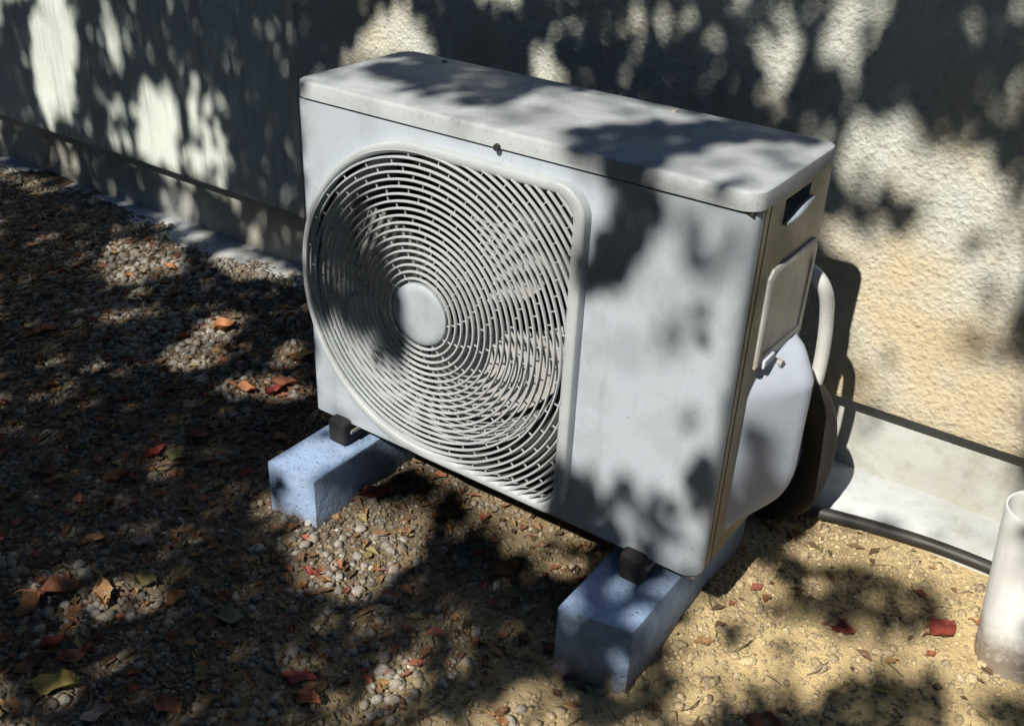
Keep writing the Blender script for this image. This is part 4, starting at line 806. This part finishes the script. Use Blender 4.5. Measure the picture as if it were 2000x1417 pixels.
for val, pts in GAPS:
    ins = np.zeros(GU.shape, bool)
    for k in range(len(pts)):
        (xa, ya), (xb, yb) = pts[k], pts[(k+1) % len(pts)]
        ins ^= ((ya > GV) != (yb > GV)) & (GU < (xb-xa)*(GV-ya)/(yb-ya+1e-9)+xa)
    GM[ins] = val
def value_noise(u, v, f, seed):
    r = np.random.default_rng(seed); g = r.random((64, 64)); u = u*f+200; v = v*f+200
    iu, iv = np.floor(u).astype(int), np.floor(v).astype(int); fu, fv = u-iu, v-iv; fu, fv = fu*fu*(3-2*fu), fv*fv*(3-2*fv)
    q = lambda a_, b_: g[a_ % 64, b_ % 64]
    return (q(iu, iv)*(1-fu)+q(iu+1, iv)*fu)*(1-fv)+(q(iu, iv+1)*(1-fu)+q(iu+1, iv+1)*fu)*fv
def openness(u, v):
    i = np.round((v-GAP_V0)/GAP_STEP).astype(int); j = np.round((u-GAP_U0)/GAP_STEP).astype(int)
    ok = (i >= 0) & (i < GM.shape[0]) & (j >= 0) & (j < GM.shape[1]); g = np.full(u.shape, -1.)
    g[ok] = GM[i[ok], j[ok]]
    nz_ = .6*value_noise(u, v, 5, 3)+.4*value_noise(u, v, 12, 4)
    return np.where(g < 0, np.where(nz_ > .62, .8, .03), g)
tree = thing('shade_tree', (-.3, -3.9, -.16), 'broad leafy tree standing opposite the wall and dappling it with shade', 'tree')
LL, LW, LAYERS = .038, .023, 4.6
AREA = 5.2*3.3; NL = int(AREA*LAYERS/(.62*LL*LW*.80))
u = rng.uniform(-3.2, 2.0, NL); v = rng.uniform(-1.75, 1.55, NL)
rim = np.sqrt(((u+.6)/2.6)**2+((v+.1)/1.65)**2)+.16*(value_noise(u, v, 2.2, 9)-.5)
bulk = 1-np.clip(rim, 0, 1)**2
t = 3.3+(rng.random(NL)-.5)*2*(.2+.55*np.sqrt(bulk))
su, sv = .25*LL, .25*LL
op = (openness(u, v)*2+openness(u+su, v)+openness(u-su, v)+openness(u, v+sv)+openness(u, v-sv))/6
keep = (rng.random(NL) < np.clip(-np.log(np.clip(op, .016, 1))/LAYERS, 0, 1)) & (rim < 1)
t = np.where((op > .45) & (op < .93), t+1.2+.6*rng.random(NL), t)          # thin spots: sprays set farther up to soften their shade
u, v, t = u[keep], v[keep], t[keep]; n = len(u)
P0 = ORI+u[:, None]*E1+v[:, None]*E2+t[:, None]*SUNV
nrm = SUNV+rng.normal(0, .38, (n, 3)); nrm /= np.linalg.norm(nrm, axis=1)[:, None]
rv = rng.normal(size=(n, 3)); ta = np.cross(nrm, rv); ta /= np.linalg.norm(ta, axis=1)[:, None]; tb = np.cross(nrm, ta)
sc = rng.uniform(.8, 1.2, (n, 1)); la, lb = ta*LL*.5*sc, tb*LW*.5*sc; fold = nrm*.004
V = np.stack([P0-la, P0-la*.35+lb*.95+fold, P0+la*.45+lb*.75+fold, P0+la, P0+la*.45-lb*.75+fold, P0-la*.35-lb*.95+fold], 1).reshape(-1, 3)
base = (np.arange(n)*6)[:, None, None]; F_ = (np.array([[0, 1, 2, 3], [0, 3, 4, 5]])[None]+base).reshape(-1, 4)
crown = np_mesh('crown', V, F_, M_CROWN, tree, False)
# outer crown, larger leaves at random, added to block bright sky
NO = 34000; uo = rng.uniform(-4.6, 3.6, NO); vo = rng.uniform(-2.1, 2.9, NO)
ro = np.sqrt(((uo+.5)/4.1)**2+((vo-.3)/2.4)**2)+.18*(value_noise(uo, vo, 1.6, 19)-.5)
io = np.sqrt(((uo+.6)/2.6)**2+((vo+.1)/1.65)**2)
kp = (ro < 1) & (io > .97) & (value_noise(uo, vo, 4, 23) < .80); uo, vo = uo[kp], vo[kp]; n = len(uo)
P0 = ORI+uo[:, None]*E1+vo[:, None]*E2+(4.0+rng.uniform(-.7, .9, n))[:, None]*SUNV
nrm = SUNV+rng.normal(0, .45, (n, 3)); nrm /= np.linalg.norm(nrm, axis=1)[:, None]
rv = rng.normal(size=(n, 3)); ta = np.cross(nrm, rv); ta /= np.linalg.norm(ta, axis=1)[:, None]; tb = np.cross(nrm, ta)
sc = rng.uniform(.8, 1.25, (n, 1)); la, lb = ta*.055*sc, tb*.034*sc; fold = nrm*.008
V = np.stack([P0-la, P0-la*.35+lb*.95+fold, P0+la*.45+lb*.75+fold, P0+la, P0+la*.45-lb*.75+fold, P0-la*.35-lb*.95+fold], 1).reshape(-1, 3)
F_ = (np.array([[0, 1, 2, 3], [0, 3, 4, 5]])[None]+(np.arange(n)*6)[:, None, None]).reshape(-1, 4)
np_mesh('crown', V, F_, M_CROWN, tree, False)
root = Vector((-.3, -3.9, -.16)); fork = Vector((-.28, -3.85, 2.0))
P = spline([root, (-.34, -3.9, .6), (-.27, -3.88, 1.3), fork], 5)
Vv, Ff = tube_geo(P, list(np.linspace(.15, .095, len(P))), 16); trunk = mesh('trunk', Vv, Ff, M_BARK, tree, 60)
ends = []
while len(ends) < 11:                                                  # limbs run through the closed parts of the crown
    best = None
    for _ in range(150):
        eu, ev, et = random.uniform(-2.7, 1.5), random.uniform(-1.3, 1.2), random.uniform(3.6, 4.8)
        E = Vector(ORI+eu*E1+ev*E2+et*SUNV); mid = (fork+E)*.5+Vector((random.uniform(-.3, .3), random.uniform(-.3, .1), random.uniform(.0, .4)))
        pts = spline([fork, mid, E], 12); A = np.array([q[:] for q in pts])-ORI
        cost = 5*openness(A@E1, A@E2).mean()-.12*min([9]+[(E-q).length for q in ends])
        if best is None or cost < best[0]: best = (cost, pts, E)
    ends.append(best[2]); Vv, Ff = tube_geo(best[1], list(np.linspace(.05, .006, len(best[1]))), 8); mesh('limb', Vv, Ff, M_BARK, tree, 60)
# unseen hedges behind and beside the viewpoint, added to block sky light
def sky_block_hedge(x0, y0, x1, y1, h, seed, label):
    r_ = np.random.default_rng(seed); L = math.hypot(x1-x0, y1-y0); n = int(L*h*420); hd = thing('sky_block_hedge', ((x0+x1)/2, (y0+y1)/2, -.16), label, 'sky_block_hedge', 'unseen hedges added to block sky light')
    t_ = r_.random(n); w_ = r_.normal(0, .28, n); top_ = h*(1+.05*np.sin(9*t_+seed)+.04*np.sin(23*t_)); dx, dy = (x1-x0)/L, (y1-y0)/L
    P = np.stack([x0+(x1-x0)*t_-dy*w_, y0+(y1-y0)*t_+dx*w_, -.14+(top_+.12)*r_.random(n)], 1)
    a_ = r_.normal(size=(n, 3)); a_ /= np.linalg.norm(a_, axis=1)[:, None]; b_ = np.cross(a_, r_.normal(size=(n, 3))); b_ /= np.linalg.norm(b_, axis=1)[:, None]; a_ *= .085; b_ *= .055
    np_mesh('foliage', np.stack([P-a_, P+b_, P+a_, P-b_], 1).reshape(-1, 3), np.arange(n*4).reshape(n, 4), M_CROWN, hd, False)
    for k in range(int(L/1.2)):
        q = (k+.5)/int(L/1.2); bx, by = x0+(x1-x0)*q, y0+(y1-y0)*q
        Vv, Ff = tube_geo([(bx, by, -.16), (bx+.05, by, h*.5), (bx, by+.05, h*.9)], [.05, .035, .01], 6); mesh('stem', Vv, Ff, M_BARK, hd, 60)
sky_block_hedge(-7.5, -6.3, 7.5, -6.3, 3.2, 3, 'unseen foliage screen added opposite the wall to block sky light')
sky_block_hedge(-5.2, -5.8, -5.2, .3, 3.4, 4, 'unseen foliage screen added on the left to block sky light')
sky_block_hedge(4.6, -5.8, 4.6, .3, 3.4, 5, 'unseen foliage screen added on the right to block sky light')
